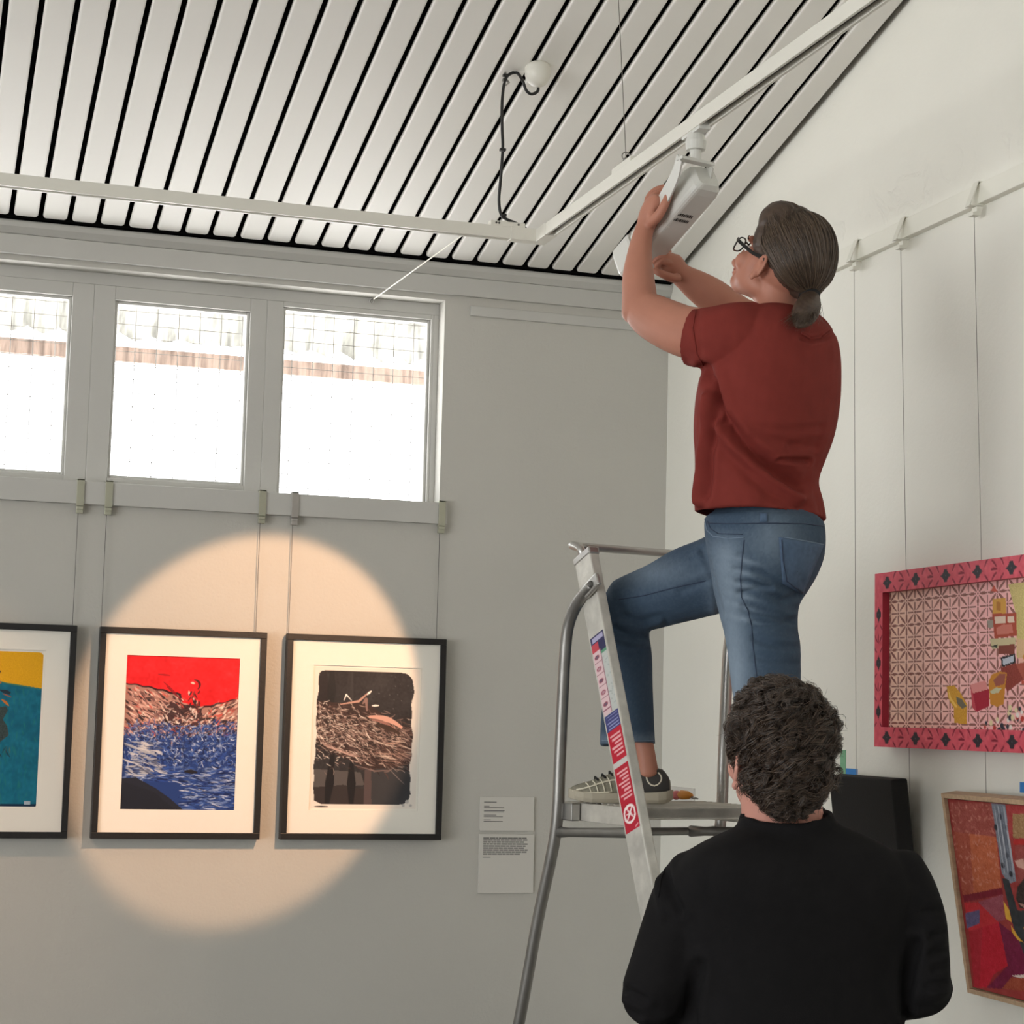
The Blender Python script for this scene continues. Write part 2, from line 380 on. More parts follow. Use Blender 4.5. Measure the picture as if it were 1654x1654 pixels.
for x_ in (-4.6, 0.0, 4.6):
    mb = MB(); mb.box(x_-0.05, x_+0.05, 8.54, 8.62, 0, 3.2); mb.build('post', M['fascia'], aw)

# ---------------------------------------------------------------- painted surfaces (flat art and print as colour attributes)
class Canvas:
    def __init__(self, w, h, bg): self.w, self.h = w, h; self.a = np.tile(np.array(bg, float), (h, w, 1))
    def _win(self, P, r):
        x0 = max(0, int(P[:, 0].min()-r-1)); x1 = min(self.w, int(P[:, 0].max()+r+2)); y0 = max(0, int(P[:, 1].min()-r-1)); y1 = min(self.h, int(P[:, 1].max()+r+2))
        return x0, x1, y0, y1
    def stroke(self, pts, r, col, al=1.0):
        P = np.asarray(pts, float); x0, x1, y0, y1 = self._win(P, r)
        if x1 <= x0 or y1 <= y0: return
        Y, X = np.mgrid[y0:y1, x0:x1].astype(float); d = np.full(X.shape, 1e9); n = len(P)-1
        for i in range(n):
            a, b = P[i], P[i+1]; ab = b-a; q = max(ab@ab, 1e-9)
            t = np.clip(((X-a[0])*ab[0]+(Y-a[1])*ab[1])/q, 0, 1)
            taper = 1-0.55*abs(2*(i+t)/max(n, 1)-1) if n > 0 else 1
            d = np.minimum(d, np.hypot(X-a[0]-t*ab[0], Y-a[1]-t*ab[1])-r*taper)
        m = (np.clip(0.5-d, 0, 1)*al)[..., None]
        self.a[y0:y1, x0:x1] = self.a[y0:y1, x0:x1]*(1-m)+np.array(col, float)*m
    def mask(self, pts):
        P = np.asarray(pts, float); Y, X = np.mgrid[0:self.h, 0:self.w].astype(float); m = np.zeros(X.shape, bool)
        for i in range(len(P)):
            (xa, ya), (xb, yb) = P[i], P[(i+1) % len(P)]
            if ya == yb: continue
            m ^= ((ya > Y) != (yb > Y)) & (X < (xb-xa)*(Y-ya)/(yb-ya)+xa)
        return m
    def poly(self, pts, col, al=1.0, jit=0):
        m = self.mask(pts)
        c = np.array(col, float)
        if jit: c = c + rng.normal(0, jit, (self.h, self.w, 1))[m]
        self.a[m] = self.a[m]*(1-al)+c*al
    def disc(self, c, r, col, al=1.0): self.stroke([c, (c[0]+0.01, c[1])], r/0.45, col, al)
    def curl(self, x, y, L_, ang, bend, r, col, al=1.0, n=5):
        P = [(x, y)]
        for k in range(n): P.append((P[-1][0]+L_/n*math.cos(ang), P[-1][1]+L_/n*math.sin(ang))); ang += bend/n
        self.stroke(P, r, col, al)
    def grain(self, amt, s=6):
        g = rng.normal(0, 1, (self.h//s+3, self.w//s+3)); yy = np.arange(self.h)/s; xx = np.arange(self.w)/s
        iy, ix = yy.astype(int), xx.astype(int); fy, fx = (yy-iy)[:, None], (xx-ix)[None]
        v = g[iy][:, ix]*(1-fy)*(1-fx)+g[iy+1][:, ix]*fy*(1-fx)+g[iy][:, ix+1]*(1-fy)*fx+g[iy+1][:, ix+1]*fy*fx
        self.a += amt*v[..., None]
    def linear(self):
        c = np.clip(self.a, 0, 255)/255; return np.where(c <= 0.04045, c/12.92, ((c+0.055)/1.055)**2.4)
M['paint'] = mat('painted_surface', (0.5, 0.5, 0.5), 0.55, attr='Col', bump=0.12, bscale=140, spec=0.3, dist=0.003)
M['photo'] = mat('printed_surface', (0.5, 0.5, 0.5), 0.35, attr='Col', spec=0.3)
def panel(name, cv, tl, tr, bl, br, material, parent, bend=None):
    """flat rectangle carrying a canvas, corners given in space"""
    w, h = cv.w, cv.h; s = np.linspace(0, 1, w)[None, :, None]; t = np.linspace(0, 1, h)[:, None, None]
    tl, tr, bl, br = [np.asarray(q, float) for q in (tl, tr, bl, br)]
    V = ((1-t)*((1-s)*tl+s*tr)+t*((1-s)*bl+s*br)).reshape(-1, 3)
    i = np.arange(h*w).reshape(h, w); F = np.stack([i[:-1, :-1], i[1:, :-1], i[1:, 1:], i[:-1, 1:]], -1).reshape(-1, 4)
    me = bpy.data.meshes.new(name); me.vertices.add(len(V)); me.vertices.foreach_set('co', V.ravel())
    me.loops.add(F.size); me.loops.foreach_set('vertex_index', F.ravel().astype(np.int32))
    me.polygons.add(len(F)); me.polygons.foreach_set('loop_start', (np.arange(len(F))*4).astype(np.int32))
    me.update(calc_edges=True); me.validate()
    at = me.color_attributes.new('Col', 'FLOAT_COLOR', 'POINT'); c = np.ones((h*w, 4), np.float32); c[:, :3] = cv.linear().reshape(-1, 3); at.data.foreach_set('color', c.ravel())
    return link(name, me, material, parent)

def art_red_blue(w=200, h=272):
    c = Canvas(w, h, (222, 28, 36)); c.grain(5, 14); c.grain(5, 4); R = random.Random(3)
    U = lambda a, b: R.uniform(a, b)
    hill = lambda x: 0.185+0.17*max(0, x)**1.3 if x < 0.5 else (0.33 if x < 0.68 else 0.33-0.20*(x-0.68))
    edge = [(x/40*w, (hill(x/40)+0.004*math.sin(x*1.3))*h) for x in range(41)]
    c.poly(edge+[(w, h), (0, h)], (168, 124, 114)); c.poly([(.36*w, .3*h), (.66*w, .32*h), (.72*w, .5*h), (.3*w, .52*h)], (70, 48, 50)); c.stroke(edge, 2.0, (50, 18, 24))
    c.poly([(0, .52*h), (.3*w, .46*h), (.62*w, .50*h), (.75*w, .40*h), (w, .42*h), (w, h), (0, h)], (38, 62, 122))
    for k in range(900):                          # pinkish hillsides, broken by dark strokes
        x, y = U(0, 1), U(0.18, 0.52); y2 = hill(x)
        if y < y2+0.01 or (0.33 < x < 0.7 and R.random() < .45): continue
        left = x < 0.5
        col = R.choice([(214, 172, 160), (190, 140, 128), (236, 214, 200), (60, 40, 42), (110, 74, 74), (40, 30, 36), (200, 90, 80)])
        c.curl(x*w, y*h, U(4, 16), (0.65 if left else -0.6)+U(-.35, .35), U(-.6, .6), U(.6, 2.2), col, .9)
    for k in range(260):
        x, y = R.gauss(.52, .12), R.gauss(.42, .08)
        if y < hill(x)-.01: continue
        c.curl(x*w, y*h, U(3, 9), U(0, 6.28), U(-1, 1), U(.5, 1.6), R.choice([(50, 34, 38), (84, 54, 54), (196, 160, 150), (70, 40, 46), (238, 226, 220)]), .9)
    for k in range(2700):                         # blue swirls
        x, y = U(0, 1), U(0.44, 0.99)
        if y > .82 and x < .5: continue
        low = y > .72
        ang = U(-.25, .25) if low else U(0, 6.28)
        col = R.choice([(30, 50, 112), (44, 74, 150), (24, 36, 84), (66, 98, 170), (20, 28, 62), (52, 84, 160)]) if R.random() < .72 else R.choice([(170, 186, 216), (216, 222, 236), (120, 142, 190)])
        c.curl(x*w, y*h, U(4, 22 if low else 13), ang, U(-2.6, 2.6) if not low else U(-.5, .5), U(.4, 1.2), col, .85)
    for k in range(90): c.curl(U(0, .3)*w, U(.55, .78)*h, U(8, 24), U(.0, .5), U(-.5, .5), U(.8, 2.2), R.choice([(206, 204, 206), (176, 178, 186), (90, 96, 120)]), .85)
    c.poly([(0, .80*h), (.12*w, .79*h), (.3*w, .86*h), (.42*w, .92*h), (.55*w, h), (0, h)], (38, 40, 52))
    c.poly([(.02*w, .82*h), (.28*w, .88*h), (.48*w, h), (0, h)], (34, 36, 46))
    c.curl(.55*w, .748*h, 20, .0, .2, 4, (34, 32, 40))
    for p, q, col in (((.28, .12), (.38, .125), (150, 16, 26)), ((.36, .2), (.5, .29), (130, 14, 24)), ((.33, .17), (.44, .24), (150, 16, 26))): c.stroke([(p[0]*w, p[1]*h), (q[0]*w, q[1]*h)], 1.4, col)
    c.curl(.60*w, .15*h, 22, .2, 2.4, 2.2, (86, 24, 26)); c.curl(.57*w, .17*h, 6, 0, .4, 2.2, (238, 196, 176))
    for k in range(26): c.curl(R.gauss(.62, .025)*w, U(.22, .36)*h, U(4, 10), 1.57+U(-.5, .5), U(-.6, .6), U(.8, 2), R.choice([(60, 26, 28), (40, 24, 28), (120, 50, 46), (230, 200, 186)]))
    return c
def art_dark_photo(w=190, h=260):
    c = Canvas(w, h, (52, 50, 52)); c.grain(4, 30); c.grain(3, 3); R = random.Random(5); U = lambda a, b: R.uniform(a, b)
    for x, s, col in ((.08, 12, (42, 36, 38)), (.16, 8, (34, 34, 36)), (.35, 3, (70, 68, 70)), (.33, 6, (58, 56, 58))): c.stroke([(x*w, .03*h), (x*w, .3*h)], s, col, .6)
    c.poly([(.02*w, .72*h), (.46*w, .74*h), (.5*w, .83*h), (.02*w, .86*h)], (86, 82, 82)); c.poly([(.5*w, .70*h), (.97*w, .66*h), (.97*w, .97*h), (.56*w, .97*h)], (60, 60, 63)); c.poly([(.5*w, .72*h), (.56*w, .72*h), (.57*w, .97*h), (.5*w, .97*h)], (84, 72, 72))
    c.poly([(.02*w, .85*h), (.3*w, .83*h), (.5*w, .86*h), (.5*w, .97*h), (.02*w, .97*h)], (56, 50, 50))
    for xa, xb, y0 in ((.19, .15, .62), (.37, .38, .68)): c.stroke([(xa*w, y0*h), ((xa+xb)/2*w, .82*h), (xb*w, .975*h)], 8, (34, 32, 34))
    c.poly([(0, .24*h), (.25*w, .25*h), (.42*w, .24*h), (.55*w, .27*h), (.72*w, .36*h), (.98*w, .47*h), (.97*w, .66*h), (.8*w, .7*h), (.55*w, .72*h), (.3*w, .64*h), (.1*w, .58*h), (0, .5*h)], (62, 48, 46))
    for k in range(2300):
        x = U(0, 1)*.97; mid = .42+.14*x; y = R.gauss(mid, .10-.02*x)
        if y < .24+.18*max(0, x-.4) or y > .74: continue
        ang = .45+U(-.5, .5) if x > .3 else U(-.9, 1.3)
        br = R.random()*(1.1-.5*x)
        col = (232, 222, 212) if br > .82 else (190, 170, 160) if br > .62 else (136, 114, 108) if br > .42 else (88, 66, 62) if br > .25 else (44, 36, 36)
        c.curl(x*w, y*h, U(3, 11+12*x), ang, U(-1.1, 1.1), U(.35, 1.15), col, .9)
    for k in range(26): c.curl(U(.5, .9)*w, U(.5, .68)*h, U(20, 45), U(.05, .5), U(-.5, .1), U(.5, 1.2), R.choice([(180, 150, 138), (226, 208, 194), (96, 76, 70)]), .8)
    c.curl(.53*w, .345*h, 62, .0, .75, 5.5, (206, 160, 146)); c.curl(.55*w, .365*h, 50, .15, .6, 2.5, (150, 108, 100)); c.curl(.6*w, .40*h, 44, .2, .4, 5, (66, 52, 46))
    c.stroke([(.25*w, .26*h), (.42*w, .235*h), (.52*w, .165*h)], 2.2, (190, 150, 136)); c.stroke([(.5*w, .185*h), (.535*w, .16*h)], 2.0, (250, 246, 240)); c.stroke([(.28*w, .23*h), (.30*w, .19*h), (.35*w, .23*h)], 1.4, (240, 236, 230)); c.stroke([(.55*w, .265*h), (.61*w, .262*h)], 2, (246, 240, 234))
    c.stroke([(.46*w, .25*h), (.49*w, .22*h), (.5*w, .3*h)], 3, (140, 112, 106))
    for k in range(9): c.curl((.05+.03*k)*w, (.5+.012*k)*h, 40, 1.0-.05*k, -1.1, 1.0, (190, 160, 150), .8)
    c.stroke([(.7*w, .69*h), (.82*w, .78*h), (.88*w, .82*h)], .8, (130, 120, 116)); c.stroke([(.4*w, .69*h), (.6*w, .73*h), (.75*w, .72*h)], 1.2, (130, 108, 104))
    for k in range(14): c.disc((U(.5, .95)*w, U(.05, .3)*h), U(.4, .9), (120, 118, 118))
    paper = (232, 224, 214)                       # rounded corners torn from the print
    Y, X = np.mgrid[0:h, 0:w].astype(float); r = 13
    for cx, cy, sx, sy in ((7+r*.7, 6+r*.7, -1, -1), (w-12-r*1.6, 6+r*1.6, 1, -1), (w-12-r*1.4, h-9-r*1.4, 1, 1), (3+r, h-9-r, -1, 1)):
        q = {(-1, -1): r*.7, (1, -1): r*1.6, (1, 1): r*1.4, (-1, 1): r}[(sx, sy)]
        m = ((X-cx)*sx > 0) & ((Y-cy)*sy > 0) & (np.hypot(X-cx, Y-cy) > q); c.a[m] = paper
    wob = 1.6*np.sin(Y/17)+1.2*np.sin(Y/6.3+1)
    c.a[(X > w-12+wob) | (X < 5+wob*.6-3*(Y/h-.5)) | (Y < 6) | (Y > h-9)] = paper
    c.poly([(0, .93*h), (.05*w, .95*h), (.15*w, .985*h), (0, h)], paper); c.stroke([(.04*w, .985*h), (.16*w, .985*h)], 1.5, (40, 38, 38))
    c.disc((.91*w, .945*h), 3.4, (190, 184, 178)); c.disc((.875*w, .972*h), 2.6, (190, 184, 178)); c.disc((.945*w, .972*h), 2.6, (190, 184, 178))
    return c
def art_teal(w=200, h=272):                       # only the right half is in the photograph's frame
    c = Canvas(w, h, (6, 104, 130)); c.grain(5, 16); c.grain(5, 5); R = random.Random(9); U = lambda a, b: R.uniform(a, b)
    for k in range(500): c.curl(U(0, 1)*w, U(.22, 1)*h, U(6, 20), 1.57+U(-.3, .3), U(-.3, .3), U(.6, 2), R.choice([(8, 96, 120), (10, 116, 140), (14, 110, 122), (4, 92, 128), (30, 120, 116)]), .5)
    c.poly([(0, 0), (w, 0), (w, .235*h), (.85*w, .22*h), (.68*w, .205*h), (.5*w, .17*h), (0, .17*h)], (228, 168, 12), jit=4)
    c.stroke([(.5*w, .18*h), (.68*w, .208*h), (.85*w, .225*h), (w, .24*h)], 1.5, (60, 120, 100))
    for k in range(70): c.curl(R.gauss(.42, .09)*w, R.gauss(.27, .05)*h, U(4, 16), U(-.3, .6), U(-.6, .6), U(1, 3), R.choice([(214, 110, 30), (236, 190, 60), (60, 120, 96), (40, 24, 36), (190, 70, 30)]), .9)
    c.poly([(.3*w, .06*h), (.5*w, .085*h), (.56*w, .1*h), (.62*w, .13*h), (.60*w, .16*h), (.55*w, .185*h), (.42*w, .16*h), (.28*w, .17*h)], (44, 22, 38))
    c.poly([(.61*w, .25*h), (.68*w, .25*h), (.72*w, .262*h), (.71*w, .28*h), (.65*w, .27*h)], (28, 46, 60))
    c.poly([(.34*w, .42*h), (.5*w, .385*h), (.60*w, .36*h), (.685*w, .355*h), (.70*w, .38*h), (.66*w, .44*h), (.70*w, .48*h), (.72*w, .54*h), (.62*w, .60*h), (.52*w, .68*h), (.36*w, .66*h)], (52, 66, 66), jit=7)
    for k in range(120): c.curl(R.gauss(.5, .1)*w, U(.40, .66)*h, U(4, 14), U(.8, 2.2), U(-.7, .7), U(.6, 1.8), R.choice([(40, 50, 52), (70, 82, 78), (30, 38, 44), (150, 170, 160), (96, 110, 100)]), .8)
    for k in range(14): c.curl(R.gauss(.58, .05)*w, U(.54, .66)*h, U(3, 9), 1.9, U(-.8, .8), U(.7, 1.5), (206, 220, 212), .9)
    c.poly([(.3*w, .76*h), (.5*w, .77*h), (.55*w, .8*h), (.4*w, .84*h)], (110, 136, 70), .7)
    c.poly([(.2*w, .95*h), (.62*w, .93*h), (.66*w, .955*h), (.3*w, .97*h)], (14, 56, 84), .7); c.poly([(0, .985*h), (w, .98*h), (w, h), (0, h)], (10, 40, 66))
    c.poly([(.89*w, .962*h), (.945*w, .962*h), (.945*w, .985*h), (.89*w, .985*h)], (170, 184, 196))
    Y, X = np.mgrid[0:h, 0:w].astype(float); r = 9
    for cx, cy, sx, sy in ((w-r, r, 1, -1), (w-r*.7, h-r*.7, 1, 1)):
        m = ((X-cx)*sx > 0) & ((Y-cy)*sy > 0) & (np.hypot(X-cx, Y-cy) > (r if sy < 0 else r*.7)); c.a[m] = (232, 226, 216)
    return c

# framed prints on the back wall
YFRONT = YB-0.045
def framed_print(label, x0, x1, z0, z1, art, ax0, ax1, az0, az1, inner_mount):
    t = thing('framed_print', label, 'picture', ((x0+x1)/2, YB-0.02, z0), 'framed prints under the window band')
    b, ya, yb_ = 0.0215, YFRONT, YB-0.008
    mb = MB()
    for q in ((x0, x1, z1-b, z1), (x0, x1, z0, z0+b), (x0, x0+b, z0+b, z1-b), (x1-b, x1, z0+b, z1-b)): mb.box(q[0], q[1], ya, yb_, q[2], q[3])
    mb.build('frame', M['black'], t, bevel=0.0015)
    mb = MB(); mb.box(x0+b, x1-b, YB-0.03, YB-0.015, z0+b, z1-b)
    mb.build('backing_board', M['card'], t)
    d = 0.007 if inner_mount else 0.0
    mx0, mx1, mz0, mz1 = ax0-d, ax1+d, az0-d, az1+d
    mb = MB(); y0, y1 = YB-0.036, YB-0.0325       # window mount: four strips round the opening
    for q in ((x0+b, x1-b, mz1, z1-b), (x0+b, x1-b, z0+b, mz0), (x0+b, mx0, mz0, mz1), (mx1, x1-b, mz0, mz1)): mb.box(q[0], q[1], y0, y1, q[2], q[3])
    mb.build('mount', M['mat'], t)
    mb = MB(); mb.box(mx0, mx1, YB-0.0312, YB-0.0305, mz0, mz1); mb.build('paper', M['mat'], t)
    yy = YB-0.0316
    panel('print', art, (ax0, yy, az1), (ax1, yy, az1), (ax0, yy, az0), (ax1, yy, az0), M['photo'], t)
    return t
def fx(px, py): p = onY(px, py, YFRONT); return p[0], p[2]
def ay(px, py): p = onY(px, py, YB-0.0316); return p[0], p[2]
a = fx(161, 1011.4); b = fx(432, 1022); c_ = fx(147.7, 1354.4); d_ = fx(419.5, 1356.5)
Z1, Z0 = (a[1]+b[1])/2, (c_[1]+d_[1])/2
xl2, xr2 = (a[0]+c_[0])/2, (b[0]+d_[0])/2
p = ay(204, 1058); q = ay(387, 1063.5); r_ = ay(195.3, 1307); s_ = ay(378.5, 1308.5)
framed_print('black framed red and blue abstract print, middle of three, in the full spotlight', xl2, xr2, Z0, Z1, art_red_blue(), (p[0]+r_[0])/2, (q[0]+s_[0])/2, (r_[1]+s_[1])/2, (p[1]+q[1])/2, False)
a3 = fx(465, 1024); b3 = fx(722.9, 1033.2); c3 = fx(452.5, 1357.5); d3 = fx(712, 1360)
p = ay(509, 1077); q = ay(678.5, 1083); r_ = ay(502, 1304.5); s_ = ay(670.5, 1307.5)
framed_print('black framed charcoal photo print with torn corners, right of the red and blue one', (a3[0]+c3[0])/2, (b3[0]+d3[0])/2, Z0, Z1, art_dark_photo(), (p[0]+r_[0])/2, (q[0]+s_[0])/2, (r_[1]+s_[1])/2, (p[1]+q[1])/2, True)
b1 = fx(124.7, 1010.2); d1 = fx(109, 1354.8); xr1 = (b1[0]+d1[0])/2; W_ = xr2-xl2
q = ay(71, 1054); s_ = ay(57.5, 1303)
axr = (q[0]+s_[0])/2
framed_print('black framed yellow and teal print cut by the left picture edge', xr1-W_, xr1, Z0, Z1, art_teal(), xr1-W_+(xr1-axr), axr, s_[1], q[1], True)

# picture hangers over the back rail
def hanger_back(px, py_top, label, zend, m, dx=0.0):
    x = float(onY(px, py_top, YB-0.03)[0]); t = thing('picture_hanger', label, 'hanger', (x, YB-0.03, 2.25), 'hangers on the back rail')
    mb = MB(); mb.box(x-0.0125, x+0.0125, YB-0.028, YB-0.0235, 2.284, 2.372); mb.box(x-0.0125, x+0.0125, YB-0.028, YB, 2.3675, 2.372)
    mb.box(x-0.0125, x+0.0125, YB-0.028, YB-0.004, 2.281, 2.2855); mb.build('strap', m, t, bevel=0.0008)
    mb = MB(); mb.box(x-0.0115, x+0.0115, YB-0.024, YB-0.008, 2.255, 2.281); mb.box(x-0.0115, x+0.0115, YB-0.027, YB-0.02, 2.268, 2.279); mb.build('clip', m, t, bevel=0.0015)
    mb = MB(); mb.tube([(x-0.004, YB-0.015, 2.256), (x-0.004+dx, YB-0.012, zend)], 0.0012, 6); mb.build('hanging_wire', M['wiredark'], t)
tops = Z1-0.06
hanger_back(131, 780, 'dull zinc hanger left of the window post, over the teal print', tops, M['hanger'])
hanger_back(177, 783, 'dull zinc hanger right of the window post, above the red and blue print\'s left side', tops, M['hanger'])
hanger_back(425, 798, 'dull zinc hanger under the wide window, above the right of the red and blue print', tops, M['hanger'])
hanger_back(477.5, 802, 'shiny zinc hanger at the start of the wide window, catching the light', tops, M['alu'])
hanger_back(715, 815, 'dull zinc hanger at the right end of the back rail', tops, M['hanger'])

# wall label cards
def card(label, x0, x1, z0, z1, bars, m=M['print']):
    t = thing('label_card', label, 'card', ((x0+x1)/2, YB-0.004, z0), 'label cards beside the prints')
    mb = MB(); mb.box(x0, x1, YB-0.008, YB-0.001, z0, z1); mb.build('board', M['card'], t, bevel=0.0006)
    mb = MB(); w, h = x1-x0, z1-z0
    for u0, u1, v0, v1 in bars: mb.box(x0+u0*w, x0+u1*w, YB-0.0083, YB-0.0081, z1-v1*h, z1-v0*h)
    mb.build('printed_text', m, t)
p = onY(775, 1286.5, YB); q = onY(861, 1342, YB)
L1 = [(.07, .30, .145, .175)]+[(.07, u, v, v+.022) for u, v in ((.17, .27), (.44, .315), (.45, .40), (.44, .435), (.30, .53), (.42, .575), (.2, .67), (.42, .715))]
card('small white label card with six short lines, upper of two', p[0], q[0], q[2], p[2], L1)
p = onY(773.5, 1347, YB); q = onY(860, 1442, YB); R = random.Random(2)
L2 = []
for i in range(9):
    v = .055+.034*i; u = .07
    while u < .86-.06*(i == 8)-.03*(i % 3): w_ = R.uniform(.04, .11); L2.append((u, min(u+w_, .9), v, v+.022)); u += w_+.008
L2 += [(.07, .21, .385, .40)]
card('tall white label card with a grey text block, lower of two', p[0], q[0], q[2], p[2], L2)

# ---------------------------------------------------------------- right wall: paintings, hangers, tape
def hanger_right(px, py, label, zend, dy=0.0, thick=0.0):
    y = float(onX(px, py, XR-0.05)[1]); t = thing('picture_hanger', label, 'hanger', (XR-0.03, y, 2.95), 'hangers on the right rail')
    mb = MB(); w = 0.0125                         # strap wedges out from the rail's top edge
    mb.prism([(XR-0.026, y-w, 3.062), (XR-0.029, y-w, 3.062), (XR-0.056, y-w, 2.992), (XR-0.052, y-w, 2.992)], (0, 2*w, 0))
    mb.box(XR-0.029, XR, y-w, y+w, 3.059, 3.063); mb.prism([(XR-0.056, y-w, 2.992), (XR-0.012, y-w, 2.996), (XR-0.012, y-w, 2.9995), (XR-0.056, y-w, 2.9955)], (0, 2*w, 0))
    mb.build('strap', M['hangerw'], t, bevel=0.0008)
    mb = MB(); mb.prism([(XR-0.034, y-w, 2.993), (XR-0.014, y-w, 2.994), (XR-0.022, y-w, 2.968), (XR-0.045, y-w, 2.968), (XR-0.045, y-w, 2.976), (XR-0.034, y-w, 2.979)], (0, 2*w, 0)); mb.build('clip', M['hangerw'], t, bevel=0.001)
    mb = MB(); mb.tube([(XR-0.034, y, 2.97), (XR-0.018, y+dy, zend)], 0.0010, 6); mb.build('hanging_wire', M['wire'], t)
hanger_right(1372, 405, 'white wedge hanger nearest the room corner, beside the dark haired head', 1.42)
hanger_right(1447, 370, 'white strap hanger, middle of three on the right rail', 1.42, -0.03)
hanger_right(1565, 315, 'white wedge hanger above the pink painting, nearest the viewer', 1.36, -0.03)

PX = XR-0.052
P1 = dict(tl=onX(1409.2, 927.6, PX), bl=onX(1416.1, 1206, PX))
y_l = (P1['tl'][1]+P1['bl'][1])/2; z_t, z_b = P1['tl'][2], P1['bl'][2]; y_r = y_l-1.12
px_per = 700.0
def to_uv(px, py, y0, z0, y1, z1, X, w, h):
    p = onX(px, py, X); return ((y0-p[1])/(y0-y1)*w, (z0-p[2])/(z0-z1)*h)
def art_room(w=300, h=190, y0=0, z0=0, y1=1, z1=1):
    X = XR-0.03; U = lambda *P: [to_uv(a, b, y0, z0, y1, z1, X, w, h) for a, b in P]
    c = Canvas(w, h, (250, 212, 190)); Y, Xg = np.mgrid[0:h, 0:w].astype(float); f = np.clip(Xg/w*2.2, 0, 1)[..., None]
    c.a = c.a*(1-f)+np.array((246, 188, 186))*f
    n_v = 5.6; cell = h/n_v                        # stencilled lattice of leaves
    u = (Xg/(cell*1.22)+0.45) % 1-.5; v = (Y/cell+0.1) % 1-.5
    rad = np.hypot(u, v); ang = np.arctan2(v, u); spoke = np.abs(((ang+math.pi/8) % (math.pi/4))-math.pi/8)*rad
    leaf = (spoke < 0.052*np.sin(np.clip((rad-.08)/.42, 0, 1)*math.pi)**.6) & (rad > .09) & (rad < .5)
    diag = (spoke < .045*np.sin(np.clip((rad-.12)/.5, 0, 1)*math.pi)) & (rad > .12) & (rad < .62) & (np.abs(np.abs(ang) % (math.pi/2)-math.pi/4) < .3)
    line = ((np.abs(np.abs(u)-.5) < .03) & (np.abs(v) > .1) & (np.abs(v) < .42)) | ((np.abs(np.abs(v)-.5) < .03) & (np.abs(u) > .1) & (np.abs(u) < .42))
    dot = np.hypot(np.abs(u)-.5, np.abs(v)-.5) < .05
    c.a[leaf | diag | line | dot | (rad < .045)] = (150, 96, 88); c.grain(4, 3)
    P = c.poly
    P(U((1628, 944), (1800, 920), (1800, 1060), (1642, 1062), (1640, 990)), (206, 188, 122), jit=8)
    P(U((1640, 1030), (1700, 1040), (1700, 1110), (1648, 1080)), (226, 176, 150), .6)
    P(U((1600, 955), (1605, 945), (1611, 956)), (208, 90, 70)); P(U((1603, 967), (1624, 966), (1625, 991), (1603, 991)), (214, 158, 66)); P(U((1609, 972), (1616, 972), (1616, 986), (1609, 986)), (182, 120, 46))
    P(U((1602, 991), (1641, 990), (1642, 1026), (1606, 1031)), (176, 74, 52)); P(U((1606, 996), (1624, 995), (1624, 1006), (1607, 1007)), (232, 206, 186)); P(U((1627, 995), (1637, 995), (1638, 1005), (1627, 1005)), (232, 206, 186)); P(U((1609, 1014), (1620, 1008), (1634, 1008), (1636, 1022), (1610, 1025)), (206, 120, 104))
    P(U((1594, 1002), (1604, 1001), (1604, 1014), (1596, 1014)), (156, 146, 134)); P(U((1598, 1032), (1640, 1029), (1640, 1042), (1602, 1048)), (206, 192, 150)); P(U((1612, 1042), (1638, 1040), (1638, 1056), (1612, 1056)), (130, 62, 48))
    P(U((1598, 1044), (1611, 1040), (1610, 1046)), (60, 66, 50)); P(U((1616, 1061), (1639, 1055), (1640, 1070), (1618, 1077)), (36, 34, 40)); P(U((1619, 1064), (1637, 1058), (1637, 1068), (1620, 1074)), (190, 196, 208))
    P(U((1616, 1078), (1640, 1070), (1654, 1096), (1626, 1117)), (142, 56, 46), jit=6); P(U((1640, 1072), (1700, 1060), (1700, 1090), (1652, 1096)), (170, 84, 66))
    P(U((1596, 1100), (1602, 1088), (1614, 1084), (1626, 1086), (1624, 1102), (1621, 1136), (1610, 1141), (1599, 1136)), (208, 138, 46)); P(U((1604, 1098), (1615, 1087), (1624, 1088), (1622, 1104), (1608, 1108)), (160, 88, 74)); P(U((1598, 1116), (1608, 1110), (1618, 1110), (1612, 1118), (1602, 1120)), (200, 196, 160))
    P(U((1567, 1105), (1591, 1098), (1596, 1112), (1571, 1119)), (224, 142, 138)); P(U((1571, 1119), (1597, 1112), (1597, 1140), (1577, 1149)), (168, 22, 52)); P(U((1567, 1105), (1571, 1119), (1577, 1149), (1570, 1142)), (196, 70, 84))
    P(U((1529, 1108), (1541, 1106), (1551, 1118), (1562, 1137), (1561, 1168), (1541, 1167), (1540, 1142), (1531, 1126)), (212, 156, 50), jit=6); P(U((1544, 1124), (1553, 1128), (1561, 1140), (1554, 1144), (1546, 1136)), (112, 104, 88)); P(U((1531, 1110), (1536, 1126), (1546, 1140), (1544, 1143), (1533, 1128)), (240, 196, 96))
    R = random.Random(4)
    for k in range(130):
        px, py = R.uniform(1590, 1830), R.uniform(1140, 1178)
        if py < 1172-(px-1583)*.75: continue
        u0 = U((px, py))[0]; c.disc(u0, R.uniform(2.0, 4.0), R.choice([(52, 54, 66), (40, 44, 58), (232, 214, 170), (190, 60, 50), (240, 230, 222), (206, 120, 80)]))
    for k in range(40):
        px, py = R.uniform(1650, 1850), R.uniform(1050, 1140); u0 = U((px, py))[0]; c.disc(u0, R.uniform(2, 6), R.choice([(190, 80, 60), (226, 176, 150), (206, 140, 60), (150, 60, 50)]))
    return c
